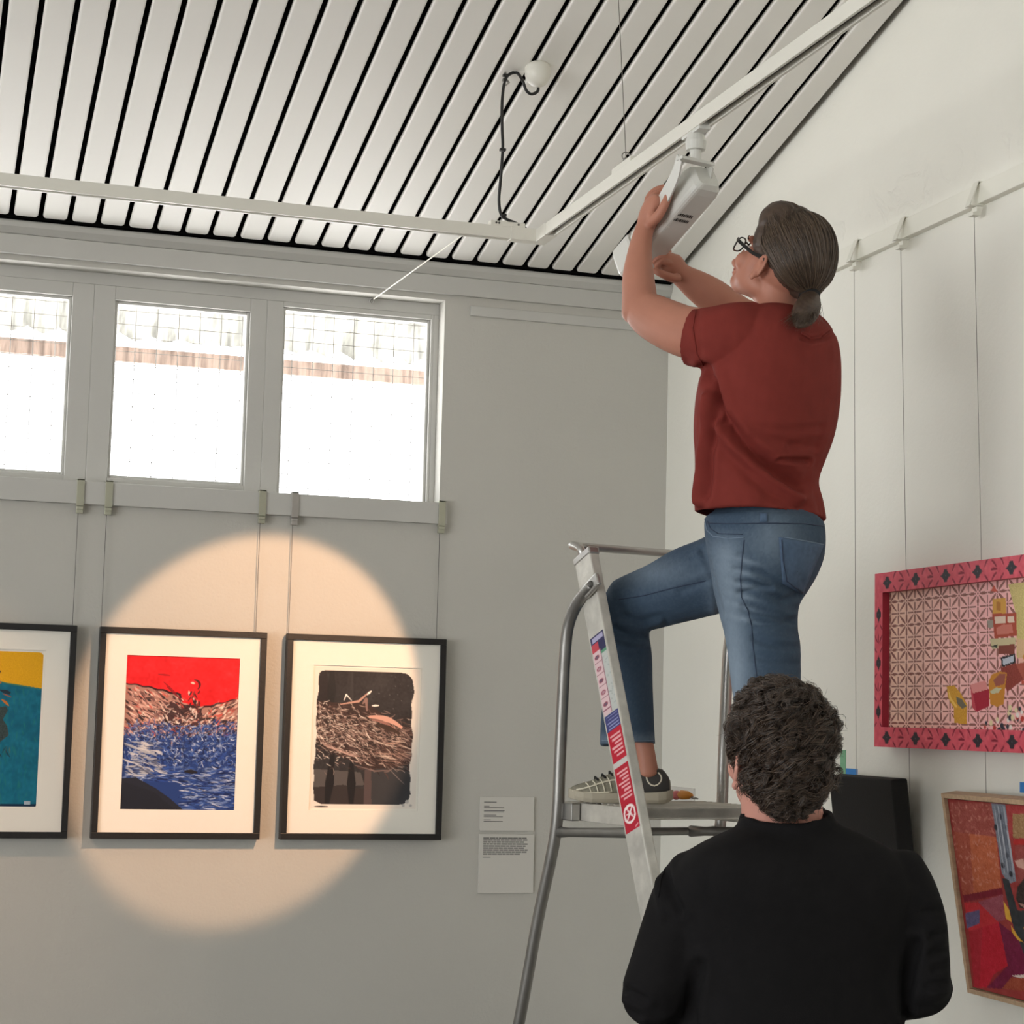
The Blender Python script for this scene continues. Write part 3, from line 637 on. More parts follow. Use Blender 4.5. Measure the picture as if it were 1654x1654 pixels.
def art_border(w, h, horizontal):
    c = Canvas(w, h, (216, 86, 102)); c.grain(6, 4); L_, T = (w, h) if horizontal else (h, w); s = T*2.7
    pt = (lambda a, b: (a, b)) if horizontal else (lambda a, b: (b, a))
    n = int(L_/s)+2
    for k in range(n):
        x = (k+.45)*s
        for dx, dy, a in ((.5, -.28, .7), (.5, .28, -.7), (.5, -.02, 0), (.28, .38, .9), (.72, .38, -.9), (.28, -.38, -.9), (.72, -.38, .9)):
            cx, cy = x+dx*s, T/2+dy*T; L2 = .22*T; ca, sa = math.cos(a), math.sin(a)
            c.stroke([pt(cx-L2*ca, cy-L2*sa), pt(cx+L2*ca, cy+L2*sa)], T*.085, (128, 18, 44))
            c.stroke([pt(cx-L2*ca, cy-L2*sa+T*.08), pt(cx+L2*ca, cy+L2*sa+T*.08)], T*.035, (226, 104, 116))
        d = T*.26
        c.poly([pt(x-d*1.7, T/2), pt(x-d*.75, T/2-d*.55), pt(x-d*.5, T/2-d*1.1), pt(x+d*.5, T/2-d*1.1), pt(x+d*.75, T/2-d*.55), pt(x+d*1.7, T/2), pt(x+d*.75, T/2+d*.55), pt(x+d*.5, T/2+d*1.1), pt(x-d*.5, T/2+d*1.1), pt(x-d*.75, T/2+d*.55)], (44, 36, 46))
        c.disc(pt(x, T/2), T*.03, (90, 90, 100))
    return c
t = thing('framed_painting', 'pink patterned room painting in a wide crimson floral frame', 'painting', (XR-0.03, (y_l+y_r)/2, z_b), 'paintings on the right wall')
bw = 0.056; M['crimson'] = mat('crimson_painted_wood', lin(176, 44, 66), 0.5, var=0.2)
mb = MB()
for ya, yb_, za, zb_ in ((y_r, y_l, z_t-bw, z_t), (y_r, y_l, z_b, z_b+bw), (y_l-bw*.8, y_l, z_b+bw, z_t-bw), (y_r, y_r+bw*.8, z_b+bw, z_t-bw)): mb.box(PX+.0006, XR-0.004, ya, yb_, za, zb_)
fr = mb.build('frame', M['crimson'], t, bevel=0.001)
def rp(y0, y1, z0, z1, X): return (X, y0, z0), (X, y1, z0), (X, y0, z1), (X, y1, z1)
panel('floral_border', art_border(420, 22, True), *rp(y_l, y_r, z_t, z_t-bw, PX), M['paint'], fr)
panel('floral_border', art_border(420, 22, True), *rp(y_l, y_r, z_b+bw, z_b, PX), M['paint'], fr)
panel('floral_border', art_border(20, 150, False), *rp(y_l, y_l-bw*.8, z_t-bw, z_b+bw, PX), M['paint'], fr)
panel('floral_border', art_border(20, 150, False), *rp(y_r+bw*.8, y_r, z_t-bw, z_b+bw, PX), M['paint'], fr)
iy0, iy1, iz0, iz1 = y_l-bw*.8, y_r+bw*.8, z_t-bw, z_b+bw
panel('canvas', art_room(460, 190, iy0, iz0, iy1, iz1), *rp(iy0, iy1, iz0, iz1, XR-0.03), M['paint'], t)

# lower painting in a pale timber box frame, leaning out from the wall at the top
Xt, Xb = XR-0.112, XR-0.034
TL = onX(1517, 1281, Xt); BL = onX(1565, 1604, Xb); wd = 0.66
TL[1] = BL[1] = (TL[1]+BL[1])/2
dn = nrm(BL-TL); hgt = np.linalg.norm(BL-TL); rt = np.array([0, -1.0, 0]); out = nrm(np.cross(rt, dn)); out = out if out[0] < 0 else -out
def art_interior(w=260, h=210):
    c = Canvas(w, h, (150, 52, 50)); R = random.Random(8)
    def U(*P):
        o = []
        for a_, b_ in P:
            px, py = 1500+a_/4.09, 1250+b_/4.09; d = ray(px, py); t_ = np.dot(TL-CAM, out)/np.dot(d, out); q = CAM+d*t_-TL
            o.append((np.dot(q, rt)/wd*w, np.dot(q, dn)/hgt*h))
        return o
    P = c.poly; 
    P(U((90, 150), (400, 160), (410, 390), (130, 360)), (156, 74, 66), jit=7); P(U((130, 360), (410, 390), (455, 750), (185, 800)), (186, 96, 62), jit=7); P(U((100, 350), (230, 370), (260, 780), (185, 800)), (160, 74, 60), .8, jit=7)
    for k in range(170):
        px, py = R.uniform(100, 440), R.choice([190, 270, 350, 440, 530, 620, 700])+R.gauss(0, 14); u0 = U((px, py))[0]; c.curl(u0[0], u0[1], R.uniform(2, 6), R.uniform(0, 6.28), 1, R.uniform(.5, 1.1), (206, 140, 126), .7)
    P(U((380, 160), (475, 165), (550, 700), (500, 720), (450, 640), (420, 420)), (124, 130, 142), jit=8)
    for a_, b_ in ((440, 250), (410, 325), (490, 330), (487, 520), (460, 590), (515, 650)): c.disc(U((a_, b_))[0], 3.2, (34, 36, 46))
    for k in range(10): q0 = R.uniform(400, 470); s0 = U((q0, 180), (q0+70, 640)); c.stroke(s0, .9, R.choice([(196, 198, 206), (90, 96, 110)]), .8)
    P(U((475, 165), (900, 180), (900, 420), (505, 410)), (164, 58, 58), jit=6); P(U((525, 230), (900, 230), (900, 400), (528, 400)), (158, 122, 84), jit=10); P(U((530, 410), (900, 420), (900, 450), (532, 445)), (178, 40, 40)); P(U((540, 450), (900, 450), (900, 700), (560, 720)), (150, 70, 66), jit=6)
    P(U((185, 800), (455, 745), (462, 792), (195, 850)), (122, 18, 40)); P(U((280, 850), (460, 792), (475, 965), (430, 985)), (150, 72, 86), jit=6)
    P(U((195, 852), (290, 848), (432, 988), (228, 1050)), (190, 38, 48), jit=4); P(U((203, 925), (300, 900), (302, 995), (214, 1032)), (92, 82, 120), jit=6)
    P(U((228, 1050), (432, 988), (495, 1290), (350, 1445), (265, 1440)), (186, 18, 44), jit=6); P(U((228, 1050), (320, 1022), (300, 1440), (265, 1440)), (160, 30, 44), .7, jit=6); P(U((400, 1350), (495, 1290), (350, 1445)), (130, 40, 40), .8)
    P(U((432, 985), (560, 1090), (640, 1250), (900, 1250), (900, 1480), (350, 1445), (495, 1290)), (112, 14, 56), jit=5)
    P(U((455, 680), (500, 690), (560, 905), (900, 905), (900, 1010), (600, 1020), (680, 1250), (610, 1220), (530, 1010), (510, 920)), (46, 50, 54)); P(U((560, 740), (640, 640), (900, 640), (900, 920), (580, 890), (550, 820)), (50, 38, 36), jit=8)
    P(U((463, 835), (480, 960), (520, 985), (505, 900)), (216, 164, 58)); P(U((518, 1010), (560, 1080), (605, 1130), (560, 1110), (520, 1050)), (216, 164, 58)); P(U((600, 1020), (900, 1020), (900, 1130), (650, 1130)), (216, 164, 58), .8)
    P(U((540, 560), (600, 540), (610, 620), (560, 600)), (206, 160, 146)); P(U((560, 850), (630, 870), (900, 900), (620, 900)), (206, 160, 146), .8)
    P(U((520, 1360), (900, 1330), (900, 1390), (640, 1395)), (212, 194, 184)); P(U((455, 1450), (520, 1370), (900, 1400), (900, 1500)), (150, 66, 44), jit=6)
    c.grain(5, 4); return c
t = thing('framed_painting', 'red room painting in a pale timber box frame, leaning out at lower right', 'painting', ((TL+BL)/2), 'paintings on the right wall')
TR_, BR_ = TL+rt*wd, BL+rt*wd; fb, dep = 0.012, 0.046; bk = -out*dep
def strip(p0, p1, q1, q0): return MB().prism([p0, p1, q1, q0], bk)
mb = MB()
for p0, p1, inw in ((TL, TR_, dn), (BL, BR_, -dn)): mb.prism([p0, p1, p1+inw*fb, p0+inw*fb], bk)
for p0, p1, inw in ((TL, BL, rt), (TR_, BR_, -rt)): mb.prism([p0+dn*fb, p1-dn*fb, p1-dn*fb+inw*fb, p0+dn*fb+inw*fb], bk)
mb.build('frame', M['wood'], t, bevel=0.0008)
off = -out*0.009; g = fb+0.003
panel('canvas', art_interior(), TL+rt*g+dn*g+off, TR_-rt*g+dn*g+off, BL+rt*g-dn*g+off, BR_-rt*g-dn*g+off, M['paint'], t)
mb = MB(); e = fb+0.0005
mb.prism([q-out*0.030 for q in (TL+rt*e+dn*e, TR_-rt*e+dn*e, BR_-rt*e-dn*e, BL+rt*e-dn*e)], -out*0.006); mb.build('backing_board', M['black'], t)
pd_tl = TL

# dark canvas hung below its tape marks
Xt2, Xb2 = XR-0.105, XR-0.055
a = onX(1338, 1251, Xt2); b = onX(1440, 1260.5, Xt2)
M['darkcanvas'] = mat('black_canvas', lin(20, 19, 19), 0.85, bump=0.1, bscale=200)
t = thing('dark_canvas', 'black box canvas hung low on the right wall below blue tape', 'painting', (XR-0.05, (a[1]+b[1])/2, b[2]-0.45), 'paintings on the right wall')
z1 = (a[2]+b[2])/2; hh = 0.46; o = np.array([(Xb2-Xt2), 0, -hh])
p = [np.array([Xt2, a[1], z1]), np.array([Xt2, b[1], z1]), np.array([Xt2, b[1], z1])+o, np.array([Xt2, a[1], z1])+o]
MB().prism(p, (0.05, 0, 0.005)).build('canvas', M['darkcanvas'], t, bevel=0.006, seg=3)

M['tapeg'] = mat('green_painters_tape', lin(126, 178, 142), 0.7); M['tapeb'] = mat('blue_painters_tape', lin(58, 132, 204), 0.7)
def tape(label, px0, py0, px1, py1, m):
    a = onX(px0, py0, XR); b = onX(px1, py1, XR); y0, y1 = a[1], b[1]; z0, z1 = b[2], a[2]
    mb = MB(); mb.box(XR-0.0016, XR-0.0004, min(y0, y1), max(y0, y1), z0, z1)
    o = mb.build('tape_piece', m); tag(o, label, 'tape', 'tape marks on the right wall')
tape('upright strip of green painter\'s tape above the black canvas', 1358, 1211, 1366.5, 1252, M['tapeg'])
tape('square of blue painter\'s tape on top of the black canvas', 1367, 1241, 1385.5, 1259, M['tapeb'])
tape('blue painter\'s tape above the red room painting at the picture edge', 1648, 1263, 1662, 1281, M['tapeb'])
p = onX(1084, 1269.5, XR); q = onX(1123, 1287, XR)
mb = MB(); mb.box(XR-0.006, XR-0.001, q[1], p[1], q[2]-0.05, p[2]); tag(mb.build('label_card', M['card'], bevel=0.001), 'pale label card on the right wall behind the ladder platform', 'card')

# ---------------------------------------------------------------- lighting track
H0 = 3.05; TW, TH = 0.036, 0.036; YT, XT = 5.43, 1.806
def track_profile(side):                          # cross-section with the conductor slot on the underside
    w, h = TW/2, TH
    return [(-w, h), (-w, 0), (-0.010, 0), (-0.010, 0.022), (0.010, 0.022), (0.010, 0), (w, 0), (w, h)]
tk = thing('lighting_track', 'white L-shaped lighting track hung below the slatted ceiling', 'track', (XT, YT, H0))
pr = track_profile(0)
MB().prism([(XL+1.0, YT+x_, H0+z_) for x_, z_ in pr], (XT-0.09-(XL+1.0), 0, 0)).build('rail', M['track'], tk, bevel=0.0008)
MB().prism([(XT+x_, 0.3, H0+z_) for x_, z_ in pr], (0, YT-0.09-0.3, 0)).build('rail', M['track'], tk, bevel=0.0008)
mb = MB(); mb.box(XL+1.0, XT-0.09, YT-0.008, YT+0.008, H0+0.012, H0+0.02); mb.box(XT-0.008, XT+0.008, 0.3, YT-0.09, H0+0.012, H0+0.02); mb.build('conductor_strip', M['trackdark'], tk)
mb = MB()
e = 0.0015; w = TW/2+e
mb.prism([(XT-0.10, YT-w, H0-e), (XT-w, YT-w, H0-e), (XT-w, YT-0.10, H0-e), (XT+w, YT-0.10, H0-e), (XT+w, YT+w, H0-e), (XT-0.10, YT+w, H0-e)], (0, 0, TH+2*e)); mb.build('corner_joint', M['track'], tk, bevel=0.001)
p = onY(790, 372, YT); q = onY(846, 372, YT)
mb = MB(); mb.box(p[0], q[0], YT-0.016, YT+0.016, H0+TH, H0+TH+0.016); mb.build('feed_block', M['track'], tk, bevel=0.002)
mb = MB()
for f_ in (0.16, 0.24, 0.8): MB().lathe((p[0]+(q[0]-p[0])*f_, YT-0.0155, H0+TH+0.009), (0, -1, 0), [(0, 0.0035), (0.0015, 0.0035)], 10).build('screw', M['trackdark'], tk)

yc = float(onX(1000, 276, XT-TW/2)[1])
mb = MB(); mb.box(XT-0.014, XT+0.014, yc-0.07, yc+0.07, H0+TH, H0+TH+0.018); mb.build('hanger_block', M['track'], tk, bevel=0.002)
y2 = float(onX(1011, 266, XT)[1]); wt = on_ceil(997.5, -10); 
mb = MB(); mb.tube([(XT, y2, H0+TH+0.016), (XT, y2, H0+TH+0.03)], 0.006, 10); mb.tube([(XT+0.012*math.cos(a_), y2, H0+TH+0.035+0.012*math.sin(a_)) for a_ in np.linspace(0, 6.28, 13)], 0.002, 6); mb.build('hanging_clip', M['aludark'], tk)
mb = MB(); mb.tube([(XT, y2, H0+TH+0.03), (wt[0], wt[1], wt[2]+0.03)], 0.0012, 6); mb.build('suspension_wire', M['wire'], tk)
hk = onY(599, 487, YFR); cp = onY(748, 391, YT)
eye = thing('eye_hook', 'small metal eye hook screwed to the window head', 'hook', hk)
mb = MB(); mb.tube([(hk[0], YFR, hk[2]+0.006), (hk[0], YFR-0.012, hk[2]+0.006)], 0.003, 8); mb.build('shank', M['alu'], eye, True)
mb = MB(); mb.tube([(hk[0]+0.008*math.sin(a_), YFR-0.016-0.004*math.cos(a_), hk[2]+0.008*math.cos(a_)) for a_ in np.linspace(0, 6.28, 15)], 0.0025, 8); mb.build('ring', M['alu'], eye, True)
mb = MB(); mb.tube([(hk[0]+.006, YFR-0.016, hk[2]+.006), (float(cp[0]), YT+.012, H0+0.001)], 0.0021, 6); tag(mb.build('stay_cord', M['wirew']), 'pale cord stretched from window head eye hook to the lighting track', 'cord')

# ceiling rose and cable
rc = on_ceil(868, 108); nd = -nc
t = thing('ceiling_rose', 'white domed ceiling rose between the slats with black cable', 'rose', rc)
MB().lathe(rc-nd*0.004, nd, [(0, .030), (.006, .038), (.014, .040), (.030, .040), (.046, .036), (.060, .026), (.068, .014), (.070, .004)], 28).build('cover', M['track'], t, True)
hk2 = on_ceil(816, 117)
t2 = thing('ceiling_hook', 'small clear hook pushed into a slat gap holding the cable', 'hook', hk2)
MB().tube([hk2+nd*.0, hk2+nd*.02, hk2+nd*.035+np.array([.01, 0, 0]), hk2+nd*.045, hk2+nd*.035-np.array([.01, 0, 0]), hk2+nd*.022-np.array([.006, 0, 0])], .0035, 8).build('clip', M['alu'], t2, True)
def catmull(P, n=8):
    P = [np.asarray(p, float) for p in P]; Q = [2*P[0]-P[1]]+P+[2*P[-1]-P[-2]]; o = []
    for i in range(1, len(Q)-2):
        for k in range(n):
            t_ = k/n; a, b, c, d = Q[i-1], Q[i], Q[i+1], Q[i+2]
            o.append(0.5*((2*b)+(c-a)*t_+(2*a-5*b+4*c-d)*t_*t_+(3*b-3*c+d-a)*t_**3))
    return o+[P[-1]]
yh = hk2[1]-0.01
cpts = [(867, 130, rc[1]), (869, 146, rc[1]), (859, 152, rc[1]), (850, 146, rc[1]), (844, 130, rc[1]), (835, 118, yh), (823, 120, yh), (815, 132, yh), (811, 165, yh), (811, 205, yh), (812, 240, yh+.02), (809, 285, YT-.03), (806, 322, YT-.01), (809, 346, YT), (818, 354, YT), (832, 360, YT-.006), (846, 367, YT-.006), (852, 372, YT)]
cab = thing('power_cable', 'black cable looping from the ceiling rose down to the track', 'cable', onY(811, 240, YT))
MB().tube(catmull([onY(*c_) for c_ in cpts], 5), 0.0048, 8).build('cable', M['cable'], cab, True)
for px, py in ((817, 122), (812, 242), (813, 348)):
    q = onY(px, py, yh if py < 300 else YT); MB().obox(q, (1, 0, 0), (0, 1, 0), (0, 0, 1), .009, .007, .004).build('cable_tie', M['cable'], cab, bevel=0.001)

# ---------------------------------------------------------------- spotlights on the track
M['lampw'] = mat('white_lamp_housing', lin(214, 214, 208), 0.32, spec=0.6)
M['lens'] = bpy.data.materials.new('lit_lens'); M['lens'].use_nodes = True
_b = M['lens'].node_tree.nodes['Principled BSDF']; _b.inputs['Emission Color'].default_value = (1, .78, .5, 1); _b.inputs['Emission Strength'].default_value = 6
def lamp(label, F, target, mount_x, mount_y, power, angle, blend, detailed=True, along='y'):
    F = np.asarray(F, float); d = nrm(np.asarray(target)-F); up = nrm(np.array([0, 0, 1.0])-d*d[2]); sd = nrm(np.cross(d, up))
    L_ = 0.36; Rr = F-d*L_
    t = thing('track_spotlight', label, 'spotlight', (mount_x, mount_y, H0), 'spotlights on the track')
    def rr(c, hw, hh, r=0.015, n=4):
        o = []
        for sx, sy, a0 in ((1, 1, 0), (-1, 1, 90), (-1, -1, 180), (1, -1, 270)):
            for k in range(n+1):
                a = math.radians(a0+90*k/n); o.append(c+sd*(sx*(hw-r)+r*math.cos(a))+up*(sy*(hh-r)+r*math.sin(a)))
        return np.array(o)
    W2, H2 = 0.043, 0.040
    MB().rings([rr(Rr+d*.0, W2*.72, H2*.72), rr(Rr+d*.012, W2*.92, H2*.92), rr(Rr+d*.03, W2, H2), rr(Rr+d*.27, W2, H2), rr(Rr+d*.28, W2*.96, H2*.96)]).build('housing', M['lampw'], t, bevel=0.0)
    hd = MB(); hd.rings([rr(Rr+d*.282, W2*1.06, H2*1.06), rr(Rr+d*.288, W2*1.12, H2*1.12), rr(Rr+d*.35, W2*1.12, H2*1.12), rr(Rr+d*.358, W2*1.04, H2*1.04), rr(Rr+d*.358, W2*.85, H2*.85), rr(Rr+d*.335, W2*.8, H2*.8)]); hd.build('front_collar', M['lampw'], t)
    MB().lathe(Rr+d*.337, d, [(0, .015), (.002, .028), (.006, .025), (.008, .010)], 20).build('lens', M['lens'], t, True)
    # yoke from the adapter to the two pivots
    top = np.array([mount_x, mount_y, H0-0.075]); piv = Rr+d*0.17; vd = nrm(np.array([0, 0, 1.0]))
    for s in (-1, 1):
        b_ = piv+sd*s*(W2+0.006); a_ = top+sd*s*(W2+0.006)
        pts = catmull([a_, a_*.55+b_*.45-d*.03, b_*.85+a_*.15-d*.012, b_+d*.0], 5); wdt = np.interp(np.linspace(0, 1, len(pts)), [0, .5, .85, 1], [.015, .021, .025, .019])
        mb = MB(); rs = []
        for i, p_ in enumerate(pts):
            tt = nrm(pts[min(i+1, len(pts)-1)]-pts[max(i-1, 0)]); n_ = nrm(np.cross(sd, tt)); w_ = wdt[i]
            rs.append(np.array([p_+n_*w_+sd*.0025, p_+n_*w_-sd*.0025, p_-n_*w_-sd*.0025, p_-n_*w_+sd*.0025]))
        mb.rings(rs); mb.lathe(b_-sd*s*.004, sd*s, [(0, .021), (.008, .021), (.010, .018)], 20); mb.build('yoke_arm', M['lampw'], t, bevel=0.0008)
    MB().obox(top, sd, nrm(np.cross(sd, vd)), vd, W2+.0085, .013, .004).build('yoke_bridge', M['lampw'], t, bevel=0.001)
    mb = MB(); mb.lathe(top, vd, [(0, .014), (.028, .014), (.028, .024), (.05, .026), (.072, .02)], 18); ax_, ay_ = ((0, 1, 0), (1, 0, 0)) if along == 'y' else ((1, 0, 0), (0, 1, 0))
    mb.obox((mount_x, mount_y, H0+.002), ax_, ay_, (0, 0, 1), .055, .0155, .010); mb.build('track_adapter', M['lampw'], t, bevel=0.0012)
    if detailed:                                  # small print on the underside panel
        mb = MB(); R = random.Random(1); nn = nrm(up*-1)
        base = Rr+d*.10-up*(H2+.0006)
        def bar(u0, u1, v0, v1, z=0): mb.add([base+d*v0+sd*u0*.75, base+d*v0+sd*u1*.75, base+d*v1+sd*u1*.75, base+d*v1+sd*u0*.75], [(0, 1, 2, 3)])
        for row in (0, .019):
            u = -.040
            while u < .018: w_ = R.uniform(.003, .008); bar(u, u+w_, row+R.uniform(0, .003), row+.0105); u += w_+.0022
        mb.build('printed_text', M['printdark'], t)
        mb = MB(); bar(-.045, -.04, .052, .057); bar(-.036, -.031, .052, .057); mb.build('small_mark', M['mat'], t)
    l = bpy.data.lights.new('spot_beam', 'SPOT'); l.energy = power; l.color = (1.0, .58, .33); l.spot_size = math.radians(angle); l.spot_blend = blend; l.shadow_soft_size = 0.02
    o = bpy.data.objects.new('spot_beam', l); COL.objects.link(o); o.location = Vector([float(q) for q in F+d*.004]); o.rotation_euler = Vector([float(q) for q in d]).to_track_quat('-Z', 'Y').to_euler(); adopt(o, t)
    return t
lampF = onD(1016, 432, 4.98)
LP = dict(F=lampF, d=nrm(np.array([1.20, YB, 1.632])-lampF))
mnt_y = float(onX(1124, 226, XT)[1])
lamp('white track spotlight held in both hands of the person on the ladder', lampF, (1.20, YB, 1.632), XT, mnt_y, 250, 28.5, 0.2)
lamp('white track spotlight farther left along the track, outside the picture', (-0.75, YT-.02, 2.78), (0.02, YB, 1.42), -0.85, YT, 60, 40, 0.9, False, 'x')

# ---------------------------------------------------------------- step ladder
ZP = 1.396; A_ = math.radians(10.5)
lw = np.array([math.cos(A_), math.sin(A_), 0]); lu = np.array([-math.sin(A_), math.cos(A_), 0]); UP = np.array([0, 0, 1.0])
FL = np.array([1.679, 4.218, ZP]); LWID, LDEP = 0.42, 0.35
slope = (lu*0.243+UP*0.607)/0.607                    # per metre of height
def on_plane(px, py, P0, n): d = ray(px, py); return CAM+d*(np.dot(P0-CAM, n)/np.dot(d, n))
M['alustile'] = mat('worn_painted_aluminium', lin(214, 211, 202), 0.5, 0.2, var=0.30, vscale=22, bump=0.08, bscale=90)
M['aluplat'] = mat('scuffed_platform_metal', lin(216, 212, 202), 0.5, 0.25, var=0.35, vscale=16, bump=0.1, bscale=120)
lad = thing('step_ladder', 'worn aluminium platform step ladder with red safety stickers', 'ladder', (FL[0]+.2, FL[1], 0))
sd_ = nrm(slope); pn = np.cross(lw, sd_)          # pn: across the stile, front to back
for k, off in ((0, -0.0125), (1, LWID+0.0125)):
    a = FL+lw*off-slope*ZP; b = FL+lw*off+slope*(0.605)
    mb = MB(); mb.obox((a+b)/2, lw, pn, sd_, .014, .038, np.linalg.norm(b-a)/2); st = mb.build('stile', M['alustile'], lad, bevel=0.004, seg=2)
    if k == 0: near_stile = st
    mb = MB(); mb.obox(a+UP*.015, lw, lu, UP, .018, .04, .02); mb.build('rubber_foot', M['cable'], lad, bevel=0.004)
    mb = MB(); mb.obox(b+sd_*.004, lw, pn, sd_, .0155, .041, .010); mb.build('stile_cap', M['alu'], lad, bevel=0.004)
# platform with ribs, lip and brackets
pc = FL+lw*LWID/2+lu*LDEP/2
mb = MB(); mb.obox(pc-UP*.012, lw, lu, UP, LWID/2-.002, LDEP/2, .012)
mb.obox(FL+lw*LWID/2+lu*.006-UP*.013, lw, lu, UP, LWID/2-.002, .006, .013); mb.obox(FL+lw*LWID/2+lu*(LDEP-.006)-UP*.022, lw, lu, UP, LWID/2-.002, .006, .022)
for s in (0, 1): mb.obox(FL+lw*(.005+s*(LWID-.01))+lu*LDEP/2-UP*.022, lw, lu, UP, .005, LDEP/2, .022)
mb.build('platform', M['aluplat'], lad, bevel=0.002)
mb = MB()
for i in range(11): mb.obox(FL+lw*LWID/2+lu*(.03+.028*i)+UP*.0012, lw, lu, UP, LWID/2-.02, .004, .0016)
mb.build('tread_rib', M['aluplat'], lad)
for z in (1.12, .85, .58, .31):
    c0 = FL+slope*(z-ZP)+lw*LWID/2; mb = MB(); mb.obox(c0-UP*.012, lw, lu, UP, LWID/2-.001, .055, .012); mb.obox(c0-lu*.05-UP*.018, lw, lu, UP, LWID/2-.001, .005, .018); mb.build('step', M['aluplat'], lad, bevel=0.002)
# rear legs: bent tube with a flattened top bolted to the stile
pl0 = FL-lw*.036
leg = [on_plane(px, py, pl0, lw) for px, py in ((958, 944), (938, 966), (921, 1000), (914, 1040), (909, 1130), (904, 1240), (901, 1310), (893, 1372), (868, 1490), (838, 1654))]
dv = nrm(leg[-1]-leg[-3]); leg.append(leg[-1]+dv*(-(leg[-1][2]-0.03)/dv[2]))
for k in (0, 1):
    o_ = lw*(k*(LWID+.072)); mb = MB(); pts = catmull([p_+o_ for p_ in leg], 4)
    mb.tube(pts, [.012+.003*min(1, i/5) for i in range(len(pts))], 12); mb.build('rear_leg', M['aludark'] if k == 0 else M['alu'], lad, True)
    mb = MB(); c0 = leg[0]+o_; t_ = nrm(leg[1]-leg[0]); mb.obox(c0+t_*.006, t_, np.cross(lw, t_), lw, .036, .017, .006); mb.build('hinge_plate', M['alu'], lad, bevel=0.004)
    mb = MB(); mb.lathe(c0-lw*(.012 if k == 0 else -.012), lw*(1 if k == 0 else -1), [(0, .006), (.003, .009), (.022, .009)], 12); mb.build('bolt', M['trackdark'], lad)
    mb = MB(); f0 = leg[-1]+o_; mb.tube([f0-UP*.028, f0+UP*.03], .019, 12); mb.build('rubber_foot', M['cable'], lad, True)
i0 = [i for i, p_ in enumerate(leg) if p_[2] < 1.32][0]
ba = leg[i0-1]*.5+leg[i0]*.5; ba = np.array([*(leg[6]+(leg[7]-leg[6])*.55)])
mb = MB(); mb.tube([ba+lw*.0, ba+lw*.04, ba+lw*(LWID+.03), ba+lw*(LWID+.072)], [.015, .0105, .0105, .015], 12); mb.build('rear_brace', M['aludark'], lad, True)
for q0, q1 in ((0, .05), (LWID, LWID+.03)):
    e_ = on_plane(1034, 1346, FL, lw)+lw*(q0-.004); s0 = ba+lw*(q1-.045); mb = MB(); mb.tube([s0, s0*.85+e_*.15, s0*.15+e_*.85, e_], [.015, .0115, .0115, .013], 12); mb.build('side_brace', M['aludark'], lad, True)
for k in (0, 1):
    c0 = leg[6]+lw*(k*(LWID+.072)+(.02 if k == 0 else -.02)); mb = MB(); mb.obox(c0+UP*.0-lu*.02, lw, lu, UP, .012, .035, .022); mb.build('platform_bracket', M['alu'], lad, bevel=0.003)
# hand loop round the top
b0 = FL-lw*.0125+slope*.612; b1 = FL+lw*(LWID+.0125)+slope*.612
hp = [b0-pn*.012+sd_*.0, b0+lu*.02+UP*.018-lw*.006, b0+lu*.075+UP*.030+lw*.004, b0+lu*.105+UP*.032+lw*.05, b0+lu*.108+UP*.032+lw*.16, b1+lu*.108+UP*.032-lw*.10, b1+lu*.105+UP*.032-lw*.04, b1+lu*.07+UP*.03-lw*.002, b1+lu*.02+UP*.018+lw*.006, b1-pn*.012]
mb = MB(); mb.tube(catmull(hp, 6), .0105, 12); mb.build('hand_loop', M['alu'], lad, True)
